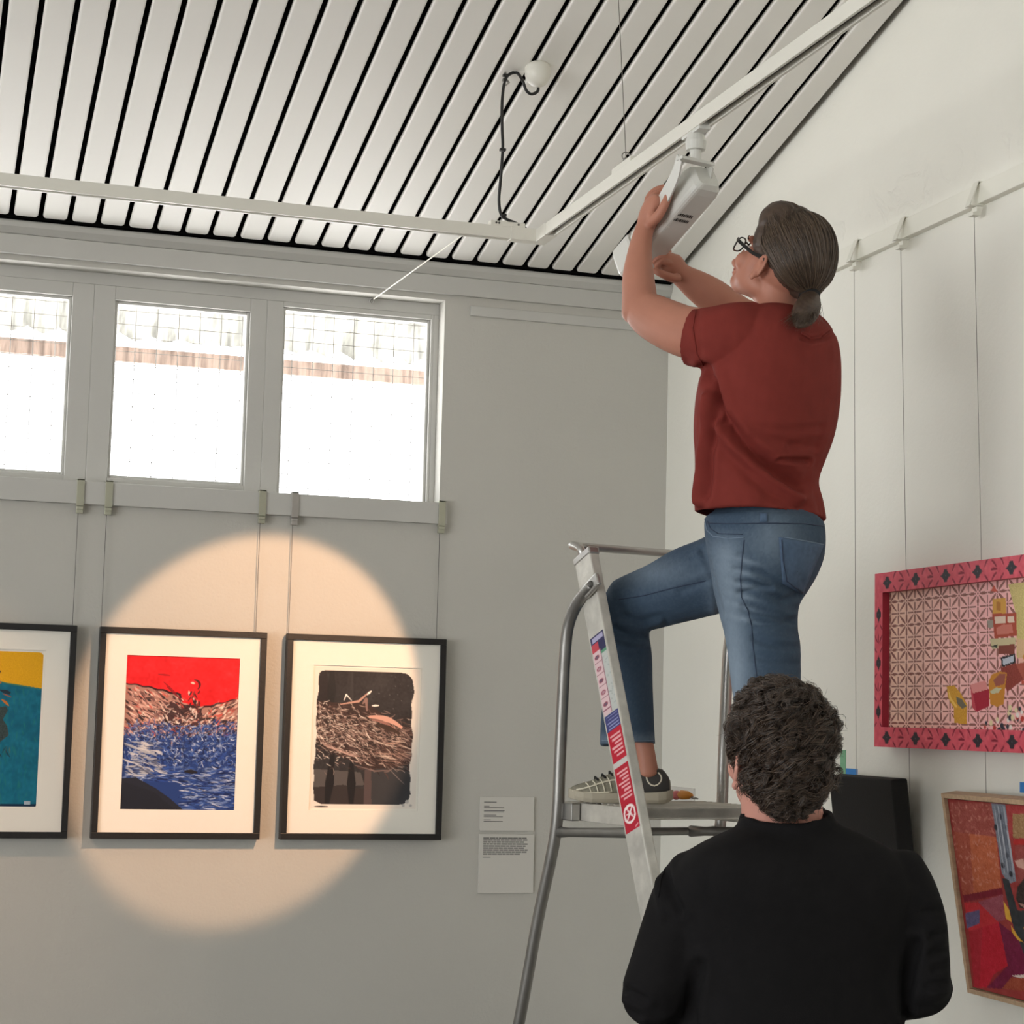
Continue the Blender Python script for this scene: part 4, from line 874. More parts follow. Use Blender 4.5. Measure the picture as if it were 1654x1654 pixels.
# stickers down the outer face of the near stile
def sticker(w=22, h=330):
    c = Canvas(w, h, (208, 204, 200)); R = random.Random(6)
    y = lambda v: (v-1015)/(1335-1015)*h
    def rect(x0, x1, a, b, col): c.a[int(y(a)):int(y(b)), int(x0*w):int(x1*w)] = col
    rect(0, 1, 1015, 1030, (48, 46, 92)); rect(.12, .9, 1018, 1026, (176, 172, 204)); rect(0, .55, 1030, 1046, (40, 40, 84)); rect(.5, 1, 1028, 1042, (200, 70, 84)); rect(0, .5, 1046, 1050, (90, 150, 120))
    rect(0, .42, 1050, 1146, (196, 200, 196)); rect(.42, 1, 1042, 1146, (226, 196, 200))
    for k in range(5):
        v = 1050+19.5*k; c.disc((.72*w, y(v)), 3.6, (150, 60, 80)); c.disc((.72*w, y(v)), 2.3, (190, 150, 160) if k % 2 else (110, 90, 110)); rect(.42, 1, v+9, v+10.2, (140, 70, 90))
    rect(.42, .46, 1042, 1146, (140, 70, 90))
    for k in range(16): c.curl(R.uniform(.06, .32)*w, y(R.uniform(1055, 1140)), R.uniform(2, 5), R.uniform(0, 6), 1, .6, (150, 160, 158), .8)
    rect(0, 1, 1147, 1174, (62, 66, 124))
    for k in range(5): rect(.1, .9-.1*(k % 2), 1150+5*k, 1151.5+5*k, (150, 156, 200))
    rect(0, 1, 1174, 1224, (196, 28, 54)); rect(0, 1, 1233, 1335, (190, 26, 52))
    for k in range(6): rect(.16, .9-.12*(k % 3), 1181+6.4*k, 1184.2+6.4*k, (240, 176, 180))
    for k in range(8): rect(.14, .88-.14*(k % 3), 1240+6*k, 1243+6*k, (240, 176, 180))
    cx, cy = .5*w, y(1308); Y, X = np.mgrid[0:h, 0:w].astype(float); ex = np.hypot((X-cx)/9.0, (Y-cy)/15.0)
    c.a[(ex < 1.0) & (ex > .74)] = (250, 232, 230)
    c.stroke([(cx-5, cy-9), (cx+5, cy+9)], 1.6, (250, 232, 230)); c.stroke([(cx+3, cy-9), (cx-1, cy), (cx-5, cy+9)], 1.4, (250, 232, 230)); c.stroke([(cx-1, cy), (cx+5, cy-1)], 1.2, (250, 232, 230)); c.disc((cx+2, cy-10), 1.6, (250, 232, 230))
    c.stroke([(2, y(1328)), (6, y(1331))], 1.3, (250, 200, 200)); return c
cface = FL-lw*(.0265+.0004)
def face(px, py): return on_plane(px, py, cface, lw)
pa, pb = face(975, 1015), face(1035, 1333)
ta, tb = np.dot(pa-cface, sd_), np.dot(pb-cface, sd_)
panel('safety_sticker', sticker(), cface+sd_*ta+pn*.034, cface+sd_*ta-pn*.030, cface+sd_*tb+pn*.034, cface+sd_*tb-pn*.030, M['photo'], near_stile)

# small tool left on the platform
p0 = onZ(1092, 1292, ZP+.004); M['orange'] = mat('orange_plastic', lin(214, 140, 52), 0.45); M['pink'] = mat('pink_plastic', lin(214, 120, 120), 0.5)
t = thing('hand_tool', 'small orange and pink handled tool lying on the ladder platform', 'tool', p0)
e1 = nrm(onZ(1132, 1295, ZP)-onZ(1092, 1292, ZP))
zz = np.array([0, 0, .014])
MB().tube([p0+zz+e1*.012, p0+zz+e1*.022, p0+zz+e1*.045, p0+zz+e1*.062], [.007, .0125, .011, .005], 10).build('handle', M['orange'], t, True)
MB().tube([p0+zz*.7+e1*.06, p0+zz*.5+e1*.085], [.0035, .002], 8).build('blade', M['alu'], t, True)
MB().tube([p0+zz*.9-e1*.014, p0+zz+e1*.0-UP*.002, p0+zz+e1*.014], [.008, .0125, .009], 10).build('grip', M['pink'], t, True)

# ---------------------------------------------------------------- figures: shared tools
RG = np.array([math.cos(YAW), -math.sin(YAW), 0]); AG = np.array([math.sin(YAW), math.cos(YAW), 0])
def at_z(px, D, z):                               # point at depth D and height z in the column px
    k = (px-827)/FPX; py = 827+FPX*((RGT[2]*k+FWD[2])-(z-CAM[2])/D)/UPV[2]; return onD(px, py, D)
def sub(rows, n=5):
    R = [np.asarray(r, float) for r in rows]; return np.array(catmull(R, n))
def ring(c, A, B, n=28, p=2.0):
    a = np.linspace(0, 2*math.pi, n, endpoint=False); ca, sa = np.cos(a), np.sin(a)
    if p != 2: ca, sa = np.sign(ca)*abs(ca)**(2/p), np.sign(sa)*abs(sa)**(2/p)
    return np.asarray(c)+ca[:, None]*A+sa[:, None]*B
def limb(mb, rows, n=22, k=5, dent=None, round_ends=True):
    """rows (px, py, D, half width in px, half depth in m): a tapering limb; dent hollows its far end like a cuff"""
    Q = sub(rows, k); P = np.array([onD(*q[:3]) for q in Q]); R = []
    for i in range(len(Q)):
        t = nrm(P[min(i+1, len(Q)-1)]-P[max(i-1, 0)]); v = nrm(P[i]-CAM); a = nrm(np.cross(t, v)); b = np.cross(a, t)
        R.append((P[i], a*(Q[i][3]/FPX*Q[i][2]), b*Q[i][4], t))
    rs = []
    if round_ends:
        c, A, B, t = R[0]; r = np.linalg.norm(A); rs += [ring(c-t*r*.5, A*.45, B*.45, n), ring(c-t*r*.28, A*.82, B*.82, n)]
    rs += [ring(c, A, B, n) for c, A, B, t in R]
    c, A, B, t = R[-1]; r = np.linalg.norm(A)
    if dent: rs += [ring(c, A*.86, B*.86, n), ring(c-t*dent, A*.80, B*.80, n)]
    elif round_ends: rs += [ring(c+t*r*.28, A*.82, B*.82, n), ring(c+t*r*.5, A*.45, B*.45, n)]
    mb.rings(rs); return mb
def trunk(mb, rows, D, F, S, ratio, n=36, k=4, dent=0.0, p=2.3, dfun=None):
    """rows (left px, right px, py): horizontal oval sections whose outline matches left/right; F faces, S to the figure's right"""
    Q = sub(rows, k); sx, fx_ = abs(np.dot(S, RG)), abs(np.dot(F, RG)); rs = []
    for q in Q:
        d = dfun(q[2]) if dfun else D; hw = (q[1]-q[0])/2/FPX*d; A = hw/math.sqrt(sx**2+(ratio*fx_)**2)
        rs.append((onD((q[0]+q[1])/2, q[2], d), S*A, F*A*ratio))
    out = [ring(c, A, B, n, p) for c, A, B in rs]
    if dent: c, A, B = rs[0]; out = [ring(c+UP*dent, A*.90, B*.90, n, p), ring(c, A*.94, B*.94, n, p)]+out
    mb.rings(out); return mb
def finger(mb, pts, r0, r1, n=10):
    P = catmull([np.asarray(p) for p in pts], 4); m = len(P); rr = [r0+(r1-r0)*i/(m-1) for i in range(m)]
    t = nrm(P[-1]-P[-2]); P2 = P+[P[-1]+t*r1*.45, P[-1]+t*r1*.8]; mb.tube(P2, rr+[r1*.8, r1*.4], n); return mb
def merge(mb, voxel, smooth=4, fac=0.5):
    """one continuous skin round overlapping closed forms"""
    me = bpy.data.meshes.new('tmp'); me.from_pydata(mb.v, [], mb.f); me.update()
    bm = bmesh.new(); bm.from_mesh(me); bmesh.ops.recalc_face_normals(bm, faces=bm.faces); bm.to_mesh(me); bm.free()
    o = bpy.data.objects.new('tmp', me); COL.objects.link(o)
    m = o.modifiers.new('r', 'REMESH'); m.mode = 'VOXEL'; m.voxel_size = voxel; m.use_smooth_shade = True
    if smooth: s_ = o.modifiers.new('s', 'SMOOTH'); s_.factor = fac; s_.iterations = smooth
    dg = bpy.context.evaluated_depsgraph_get(); out = bpy.data.meshes.new_from_object(o.evaluated_get(dg))
    bpy.data.objects.remove(o); bpy.data.meshes.remove(me); out.polygons.foreach_set('use_smooth', [True]*len(out.polygons)); return out
def coords(me): a = np.empty(len(me.vertices)*3); me.vertices.foreach_get('co', a); return a.reshape(-1, 3)
def normals(me): a = np.empty(len(me.vertices)*3); me.vertices.foreach_get('normal', a); return a.reshape(-1, 3)
def set_coords(me, V): me.vertices.foreach_set('co', V.ravel()); me.update()
def pdist(X, Y, line):
    d = np.full(X.shape, 1e9)
    for (ax_, ay_), (bx_, by_) in zip(line[:-1], line[1:]):
        q = max((bx_-ax_)**2+(by_-ay_)**2, 1e-9); t = np.clip(((X-ax_)*(bx_-ax_)+(Y-ay_)*(by_-ay_))/q, 0, 1); d = np.minimum(d, np.hypot(X-ax_-t*(bx_-ax_), Y-ay_-t*(by_-ay_)))
    return d
def folds(me, lines, noise=0.0, scale=9.0, seed=1):
    """cloth folds: lines (image polyline, width px, depth m), on the side of the cloth that faces the room's viewer"""
    V, N = coords(me), normals(me); X, Y, Dp = proj(V); fac = np.clip(-(N*(V-CAM)).sum(1)/np.linalg.norm(V-CAM, axis=1)*2.5, 0, 1)
    disp = np.zeros(len(V))
    for line, w, dep in lines:
        d = pdist(X, Y, line); disp += fac*dep*(np.exp(-(d/w)**2)-0.45*np.exp(-((d-2.1*w)/(1.1*w))**2))
    if noise:
        r = np.random.default_rng(seed)
        for k in range(14):
            w = r.normal(0, 1, 3); w = w/np.linalg.norm(w)*scale*r.uniform(.6, 1.8); disp += noise/3.7*np.sin(V@w*2*math.pi/1.0+r.uniform(0, 6.3))
    set_coords(me, V+N*disp[:, None])
def bvh(me): return BVHTree.FromPolygons([tuple(v) for v in coords(me)], [tuple(p.vertices) for p in me.polygons])
def hit(tree, px, py):
    d = nrm(ray(px, py)); r = tree.ray_cast(Vector(CAM.tolist()), Vector(d.tolist())); return None if r[0] is None else (np.array(r[0]), np.array(r[1]))
def surf_line(tree, line, r, name, m, parent, lift=0.0008, step=4):
    P = []
    for (x0, y0), (x1, y1) in zip(line[:-1], line[1:]):
        n = max(1, int(math.hypot(x1-x0, y1-y0)/step))
        for i in range(n+1):
            h = hit(tree, x0+(x1-x0)*i/n, y0+(y1-y0)*i/n)
            if h is not None and (not P or 1e-4 < np.linalg.norm(h[0]-P[-1]) < .08): P.append(h[0]+h[1]*lift)
    if len(P) > 2: return MB().tube(P, r, 6).build(name, m, parent, True)
def surf_patch(tree, quad, lift, name, m, parent, nx=10, ny=12):
    G = []
    for j in range(ny+1):
        for i in range(nx+1):
            s, t = i/nx, j/ny; q = [(1-t)*((1-s)*quad[0][k]+s*quad[1][k])+t*((1-s)*quad[3][k]+s*quad[2][k]) for k in (0, 1)]
            h = hit(tree, *q); G.append(None if h is None else (h[0]+h[1]*lift, h[0]-h[1]*.002))
    mb = MB(); nn = (nx+1)
    if any(g is None for g in G): return None
    mb.add([g[0] for g in G]+[g[1] for g in G], [(j*nn+i, j*nn+i+1, (j+1)*nn+i+1, (j+1)*nn+i) for j in range(ny) for i in range(nx)])
    N_ = len(G); bd = [i for i in range(nn)]+[j*nn+nx for j in range(1, ny+1)]+[ny*nn+i for i in range(nx-1, -1, -1)]+[j*nn for j in range(ny-1, 0, -1)]
    for a, b in zip(bd, bd[1:]+bd[:1]): mb.f.append((a, b, b+N_, a+N_))
    return mb.build(name, m, parent, True)
def vcol(me, C):
    at = me.color_attributes.new('Col', 'FLOAT_COLOR', 'POINT'); c = np.ones((len(me.vertices), 4), np.float32); c[:, :3] = C; at.data.foreach_set('color', c.ravel())
def strands(name, S, rad, m, parent):
    """S: (count, points, 3) array of strand points"""
    n, k, _ = S.shape; hc = bpy.data.hair_curves.new(name); hc.add_curves([k]*n)
    hc.points.foreach_set('position', S.reshape(-1).astype(np.float32))
    R = (rad*np.interp(np.linspace(0, 1, k), [0, .75, 1], [1, .85, .25]))[None, :].repeat(n, 0)
    hc.points.foreach_set('radius', R.reshape(-1).astype(np.float32))
    hc.materials.append(m); o = bpy.data.objects.new(name, hc); COL.objects.link(o); adopt(o, parent); o['kind'] = 'stuff'; return o
class Head:
    """head-local frame: x to the figure's right, y forward, z up; origin between the ears"""
    def __init__(s, c, F, tilt, roll=0.0):
        F = nrm(F); z = UP; x = nrm(np.cross(F, z)); t = math.radians(tilt); s.y = F*math.cos(t)+z*math.sin(t); s.z = -F*math.sin(t)+z*math.cos(t); s.x = x; s.c = np.asarray(c, float)
    def __call__(s, x, y, z): return s.c+s.x*x+s.y*y+s.z*z
    def ell(s, mb, c, r, n=22, m=14): mb.ellipsoid(s(*c), s.x, s.y, s.z, *r, n=n, m=m)
    def skull(s, mb):
        e = s.ell
        e(mb, (0, -.012, .045), (.074, .092, .084)); e(mb, (0, .040, -.010), (.060, .054, .074)); e(mb, (0, .042, -.054), (.046, .046, .032)); e(mb, (0, .064, -.066), (.032, .032, .025)); e(mb, (0, .082, -.072), (.018, .013, .015))
        e(mb, (0, .088, .040), (.046, .012, .012)); e(mb, (0, .101, -.012), (.010, .013, .030)); e(mb, (0, .108, -.032), (.014, .015, .012)); e(mb, (.012, .100, -.035), (.008, .009, .007)); e(mb, (-.012, .100, -.035), (.008, .009, .007))
        for k in (-1, 1): e(mb, (k*.042, .066, -.012), (.022, .022, .024)); e(mb, (k*.033, .026, -.046), (.022, .050, .028))
        e(mb, (0, .093, -.046), (.021, .009, .006)); e(mb, (0, .091, -.055), (.019, .009, .006))
        for k in (-1, 1):                          # ears: rim, lobe, bowl
            rim = [s(k*(.074+.010*math.sin(a_*.5)), -.004-.015*math.cos(a_)*1.0-.003, .004+.030*math.sin(a_)) for a_ in np.linspace(-1.7, 3.6, 14)]
            rim = [s(k*(.076+.012*(.5-.5*math.cos(a_))), .006-.013*(1-math.cos(a_))*1.0, .004+.029*math.sin(a_)) for a_ in np.linspace(-.9, 3.9, 15)]
            mb.tube(rim, .0050, 8); e(mb, (k*.080, -.001, -.026), (.006, .008, .010), 12, 8); e(mb, (k*.074, -.006, .0), (.008, .013, .026), 14, 10)
            mb.tube([s(k*.083, -.004, .016), s(k*.084, -.009, .004), s(k*.083, -.004, -.012)], .0036, 8); e(mb, (k*.080, .007, -.004), (.005, .004, .007), 10, 8)
    def eyes(s, parent, m_white, m_iris):
        for k in (-1, 1):
            MB().ellipsoid(s(k*.031, .079, .016), s.x, s.y, s.z, .0130, .0118, .0088, 16, 10).build('eye', m_white, parent, True)
            MB().ellipsoid(s(k*.031, .0885, .017), s.x, s.y, s.z, .0052, .0035, .0052, 12, 8).build('iris', m_iris, parent, True)
            MB().tube(catmull([s(k*.012, .1005, .037), s(k*.030, .0985, .043), s(k*.048, .084, .038)], 5), [.0022]*10+[.0012], 6).build('eyebrow', M['brow'], parent, True)
        MB().ellipsoid(s(0, .0945, -.0455), s.x, s.y, s.z, .021, .0065, .0042, 18, 8).build('upper_lip', M['lip'], parent, True)
        MB().ellipsoid(s(0, .0935, -.0535), s.x, s.y, s.z, .018, .0075, .0052, 18, 8).build('lower_lip', M['lip'], parent, True)
def shoe(parent, heel, toe, mats, name='shoe'):
    """trainer from a heel point to a toe point on the sole plane"""
    heel, toe = np.asarray(heel, float), np.asarray(toe, float); ax = nrm(toe-heel); ax[2] = 0; ax = nrm(ax); sd = np.cross(ax, UP); L_ = np.linalg.norm(toe-heel); k = L_/.262
    xs = np.array([0, .012, .035, .07, .105, .14, .175, .21, .238, .255, .262]); wd = np.array([.018, .027, .033, .034, .0335, .036, .042, .043, .036, .023, .010])
    tp = np.array([.062, .082, .092, .094, .092, .082, .068, .055, .047, .041, .036]); bt = np.array([.030, .026, .024, .022, .021, .020, .019, .019, .021, .025, .028])
    P = lambda x, y, z: heel+ax*x*k+sd*y*k+UP*z*k
    def S(x, a, g=0.0):                            # point on the upper: a = -1 near side base .. 0 crest .. 1 far side
        w, t, b = np.interp(x, xs, wd), np.interp(x, xs, tp), np.interp(x, xs, bt); th = math.pi/2*(1-abs(a)); s_ = math.copysign(1, a) if a else 0
        return P(x, s_*(w+g)*math.cos(th)**.75 if a else 0, b+(t+g-b)*math.sin(th)**.8)
    up = MB(); up.rings([np.array([S(x, a) for a in np.linspace(-1, 1, 15)]+[P(x, np.interp(x, xs, wd)*.6, np.interp(x, xs, bt)-.004), P(x, -np.interp(x, xs, wd)*.6, np.interp(x, xs, bt)-.004)]) for x in np.linspace(0, .262, 26)])
    sh = up.build(name, mats[0], parent, True)
    sol = MB(); rs = []
    for x in np.linspace(-.008, .266, 26):
        w = np.interp(x, xs, wd)+.005; w *= .55 if x < -.004 or x > .264 else 1; b0 = .010*max(0, (x-.20)/.066)**2+.012*max(0, (.03-x)/.038)**2; h_ = np.interp(x, xs, bt)+.007
        rs.append(np.array([P(x, -w*.92, b0), P(x, -w*1.04, b0+.010), P(x, -w, h_), P(x, w, h_), P(x, w*1.04, b0+.010), P(x, w*.92, b0)]))
    sol.rings(rs).build('sole', mats[1], sh, bevel=.002)
    for side in (-1, 1):
        MB().tube([S(x, side*.93, .002) for x in np.linspace(.16, .258, 10)], .0022, 6).build('overlay_line', mats[2], sh, True)
        MB().tube([S(x, side*(.80-.25*math.sin((x-.10)/.15*3.1)), .002) for x in np.linspace(.105, .25, 12)], .0022, 6).build('overlay_line', mats[2], sh, True)
        for i in range(7): MB().tube([S(.105+.018*i+.012*t, side*(.95-.72*t), .0015) for t in np.linspace(0, 1, 7)], .0016, 6).build('overlay_line', mats[2], sh, True)
        MB().tube([S(.035+.02*math.cos(t)+.012, side*(.62+.22*math.sin(t)), .002) for t in np.linspace(0, 5.2, 14)], .002, 6).build('overlay_line', mats[2], sh, True)
    hc = MB(); hc.rings([np.array([S(x, a, .0018) for a in np.linspace(-.98, .98, 15)]) for x in np.linspace(.004, .085, 8)], cap=False); hc.build('heel_counter', mats[3], sh, True)
    co = MB(); co.tube([P(.022+.074*(.5-.5*math.cos(t)), .027*math.sin(t), .084) for t in np.linspace(0, 6.283, 20)], .0055, 8); co.build('collar', mats[3], sh, True)
    tg = MB(); tg.obox(P(.104, 0, .098), sd, ax+UP*1.3, np.cross(sd, nrm(ax+UP*1.3)), .020, .022, .004); tg.build('tongue', mats[0], sh, bevel=.003)
    for i in range(5):
        x = .118+.019*i; MB().tube([S(x, -.34, .003), S(x+.004, 0.001, .006), S(x, .34, .003)], .0028, 6).build('lace', mats[4], sh, True)
    return sh

M['skin'] = mat('skin_warm', lin(186, 128, 107), 0.5, var=0.10, vscale=16, bump=0.05, bscale=160, spec=0.35, dist=0.003)
M['skin2'] = mat('skin_fair', lin(204, 146, 130), 0.5, var=0.10, vscale=16, spec=0.35)
M['eyew'] = mat('eye_white', lin(226, 222, 216), 0.2); M['iris'] = mat('eye_iris', lin(70, 60, 50), 0.2)
M['lip'] = mat('lip_rose', lin(160, 88, 82), 0.5); M['brow'] = mat('brow_brown', lin(70, 54, 44), 0.8)
M['tee'] = mat('rust_red_jersey', lin(128, 53, 47), 0.85, var=0.10, vscale=24, bump=0.10, bscale=700, spec=0.15, dist=0.002)
M['denim'] = mat('washed_denim', (0.5, 0.5, 0.5), 0.8, attr='Col', var=0.22, vscale=70, bump=0.15, bscale=600, spec=0.2, dist=0.002, stretch=(1, 1, .35))
M['denimpatch'] = mat('washed_denim_patch', lin(86, 106, 132), 0.8, var=0.22, vscale=70, bump=0.15, bscale=600, spec=0.2, dist=0.002)
M['stitch'] = mat('dark_denim_stitch', lin(50, 62, 84), 0.85); M['stitchl'] = mat('pale_denim_seam', lin(112, 130, 150), 0.85)
M['hair1'] = mat('ash_brown_hair', lin(86, 71, 59), 0.42, var=0.5, vscale=60, col2=lin(62, 48, 42), stretch=(1, 1, 1), spec=0.4)
M['hair1s'] = mat('ash_brown_strands', lin(110, 92, 76), 0.36, var=0.5, vscale=90, col2=lin(46, 36, 31), spec=0.5, hair=True)
M['hair2'] = mat('dark_brown_hair', lin(40, 32, 28), 0.5, var=0.4, vscale=40, spec=0.3)
M['hair2s'] = mat('dark_brown_curls', lin(94, 76, 62), 0.34, var=0.6, vscale=45, col2=lin(28, 22, 20), spec=0.6, hair=True)
M['tie'] = mat('black_hair_tie', lin(14, 13, 13), 0.8)
M['glassframe'] = mat('black_spectacle_frame', lin(18, 16, 16), 0.25)
M['speclens'] = glass_mat('spectacle_lens', tint=(.96, .96, .96))
M['blacktop'] = mat('black_jersey', lin(27, 26, 27), 0.9, var=0.15, vscale=30, bump=0.12, bscale=500, spec=0.12, dist=0.002)
M['trouser'] = mat('dark_trousers', lin(34, 34, 38), 0.9)
SHOE1 = [mat('olive_mesh_upper', lin(142, 138, 122), 0.8, var=.25, vscale=200, bump=.2, bscale=500), mat('beige_rubber_sole', lin(176, 168, 150), 0.7), mat('cream_overlay', lin(222, 216, 196), 0.6), mat('charcoal_heel', lin(62, 60, 58), 0.7), mat('black_lace', lin(22, 22, 22), 0.8)]
SHOE2 = [mat('dark_shoe_upper', lin(30, 30, 32), .7), mat('dark_shoe_sole', lin(46, 44, 42), .7), mat('dark_shoe_seam', lin(38, 38, 40), .7), mat('dark_shoe_heel', lin(24, 24, 26), .7), SHOE1[4]]

# ---------------------------------------------------------------- person on the ladder
F1 = nrm(-.78*RG+.62*AG); S1 = nrm(.62*RG+.78*AG)
rt_ = thing('person', 'person with ponytail in a rust red t-shirt standing on the ladder, adjusting the spotlight', 'person', onZ(1240, 1480, 1.12))
DT = 4.62
body = MB()
trunk(body, [(1190, 1290, 955), (1178, 1300, 900), (1176, 1298, 850), (1174, 1292, 780), (1176, 1304, 700), (1184, 1318, 620), (1188, 1320, 555), (1205, 1312, 520), (1224, 1292, 503)], DT, F1, S1, .56)
limb(body, [(1266, 528, 4.64, 44, .06), (1256, 496, 4.63, 37, .052), (1253, 468, 4.62, 36, .052), (1258, 440, 4.62, 38, .055)])
# her left arm: shoulder, elbow, wrist
limb(body, [(1176, 542, 4.53, 47, .062), (1140, 541, 4.56, 44, .056), (1108, 536, 4.60, 42, .052), (1076, 523, 4.65, 40, .050), (1048, 508, 4.70, 36, .046), (1030, 494, 4.73, 28, .040)])
limb(body, [(1034, 508, 4.72, 30, .042), (1033, 482, 4.735, 28.5, .044), (1031, 445, 4.765, 25.5, .040), (1033, 412, 4.79, 20.5, .033), (1037, 386, 4.81, 17, .027), (1042, 368, 4.82, 15.5, .026), (1049, 352, 4.825, 17, .030)])
body.ellipsoid(onD(1015, 505, 4.735), RGT, UPV, FWD, .018, .022, .02, 14, 10)
def fp(px, py, D): return onD(px, py, D)
limb(body, [(1044, 362, 4.825, 16, .026), (1050, 346, 4.825, 17.5, .036), (1056, 331, 4.825, 16, .040), (1061, 322, 4.825, 12, .038)])
for dD, s in ((-.033, 13), (-.010, 6), (.013, -1), (.034, -6)):
    D0 = 4.825+dD
    finger(body, [fp(1046+s*.3, 342+s*.6, D0), fp(1049+s*.4, 326+s, D0), fp(1060+s*.3, 313+s, D0+.003), fp(1076, 308+s, D0+.012), fp(1088, 312+s, D0+.022)], .0088, .0072)
finger(body, [fp(1050, 360, 4.80), fp(1062, 350, 4.775), fp(1073, 332, 4.765), fp(1080, 316, 4.768), fp(1084, 306, 4.775)], .0150, .0090)
# her right arm, reaching behind the shoulder to the lamp's front collar
limb(body, [(1300, 560, 4.74, 36, .05), (1266, 550, 4.82, 38, .050), (1222, 528, 4.92, 37, .046), (1196, 512, 4.95, 32, .042)])
limb(body, [(1206, 520, 4.95, 33, .044), (1180, 502, 4.95, 31.5, .043), (1150, 478, 4.945, 29, .040), (1125, 461, 4.94, 25, .034), (1106, 448, 4.935, 20, .027), (1096, 440, 4.93, 18.5, .025), (1084, 430, 4.93, 20, .028)])
limb(body, [(1096, 440, 4.93, 18, .024), (1088, 431, 4.93, 20, .030), (1081, 423, 4.93, 19, .032), (1077, 417, 4.93, 14, .032)])
for dD, s, q in ((.030, -3, 0), (.010, 4, 1), (-.010, 11, 2), (-.028, 18, 5)):
    D0 = 4.93+dD
    finger(body, [fp(1082, 411+s*.8, D0), fp(1072+q*.4, 405+s, D0-.010), fp(1062+q, 405+s, D0-.014), fp(1056+q, 411+s, D0-.008), fp(1058+q, 417+s, D0+.008)], .0092, .0072)
finger(body, [fp(1096, 449, 4.90), fp(1086, 449, 4.885), fp(1075, 445, 4.875), fp(1066, 441, 4.872), fp(1058, 437, 4.878)], .0135, .0090)
# legs inside the jeans, ankles showing
stz = 1.12
limb(body, [(1230, 900, 4.57, 52, .07), (1227, 1000, 4.54, 48, .062), (1236, 1120, 4.485, 40, .052), (1240, 1240, 4.44, 34, .05), (1242, 1380, 4.40, 24, .036), (1243, 1470, 4.37, 20, .030), (1243, 1500, 4.36, 22, .034)])
limb(body, [(1190, 925, 4.72, 48, .066), (1090, 954, 4.775, 42, .06), (1004, 982, 4.815, 36, .052)])
limb(body, [(1004, 985, 4.815, 34, .05), (1006, 1030, 4.80, 33, .048), (1014, 1080, 4.78, 30, .044), (1024, 1140, 4.755, 25, .036), (1036, 1190, 4.73, 18, .028), (1043, 1220, 4.72, 16, .026), (1046, 1248, 4.72, 18, .030)])
H1 = Head(onD(1251, 441, 4.615), F1, 36)
H1.skull(body)
me = merge(body, .0036, 3)
def soften(me, c, r, n):                         # relax the skin round a point
    V = coords(me); E = np.empty(len(me.edges)*2, np.int32); me.edges.foreach_get('vertices', E); E = E.reshape(-1, 2); w = np.clip((r-np.linalg.norm(V-c, axis=1))/(r*.3), 0, 1)[:, None]
    sel = E[(w[E[:, 0], 0] > 0) | (w[E[:, 1], 0] > 0)]; cnt = np.bincount(sel.ravel(), minlength=len(V))[:, None]; cnt[cnt == 0] = 1
    for k in range(n):
        A = np.zeros_like(V); np.add.at(A, sel[:, 0], V[sel[:, 1]]); np.add.at(A, sel[:, 1], V[sel[:, 0]]); V = V+w*.6*np.where(cnt > 1, A/cnt-V, 0)
    set_coords(me, V)
soften(me, H1(-.040, .045, -.062), .045, 26); soften(me, H1(-.03, .01, -.09), .06, 26)
bo = link('body', me, M['skin'], rt_, True)
H1.eyes(rt_, M['eyew'], M['iris'])

# t-shirt
tee = MB()
trunk(tee, [(1122, 1334, 834), (1121, 1329, 800), (1121, 1323, 772), (1122, 1332, 740), (1122, 1347, 695), (1125, 1357, 645), (1136, 1360, 598), (1152, 1359, 566), (1166, 1352, 540), (1186, 1334, 518), (1208, 1318, 506), (1226, 1300, 499)], DT, F1, S1, .68, dent=.02)
limb(tee, [(1214, 552, 4.55, 62, .075), (1180, 549, 4.525, 58, .078), (1150, 547, 4.545, 51, .076), (1128, 546, 4.57, 48.5, .074), (1114, 544, 4.58, 47, .073)], dent=.03)
limb(tee, [(1298, 556, 4.71, 48, .06), (1272, 552, 4.79, 46, .06), (1246, 546, 4.86, 43, .060)], dent=.03)
limb(tee, [(1276, 522, 4.66, 50, .064), (1266, 508, 4.645, 46, .062), (1262, 499, 4.64, 43.5, .060)], dent=.02, round_ends=False)
limb(tee, [(1300, 526, 4.69, 30, .045), (1318, 536, 4.70, 26, .045), (1332, 552, 4.71, 22, .045)])
me = merge(tee, .005, 3)
folds(me, [([(1140, 596), (1152, 625), (1164, 668), (1188, 700), (1226, 738), (1262, 766), (1292, 786)], 9, -.017), ([(1160, 690), (1184, 722), (1222, 758), (1258, 784), (1288, 806)], 8, .010),
           ([(1152, 612), (1158, 640), (1168, 680)], 4, -.009), ([(1143, 640), (1138, 700), (1131, 760), (1126, 812)], 6, .012), ([(1155, 640), (1150, 720), (1140, 800)], 6, -.009), ([(1258, 742), (1304, 744)], 3.5, -.009), ([(1220, 705), (1280, 715), (1318, 712)], 7, -.004),
           ([(1215, 690), (1270, 696), (1322, 690)], 6, -.003), ([(1276, 720), (1316, 722)], 5, -.004), ([(1160, 820), (1230, 826), (1320, 824)], 6, -.002), ([(1296, 545), (1312, 550), (1330, 546), (1346, 536)], 4, -.006), ([(1128, 500), (1124, 540), (1134, 580)], 5, -.003),
           ([(1152, 735), (1180, 760), (1220, 800)], 14, .005), ([(1300, 770), (1318, 800), (1330, 826)], 7, -.005)], noise=.0035, scale=3.0)
to = link('t_shirt', me, M['tee'], rt_, True)
tb = bvh(me)
surf_line(tb, [(1125, 825), (1200, 829), (1270, 830), (1330, 830)], .0012, 'hem_seam', M['tee'], to)
surf_line(tb, [(1124, 500), (1119, 530), (1126, 572), (1136, 590)], .0014, 'cuff_seam', M['tee'], to)
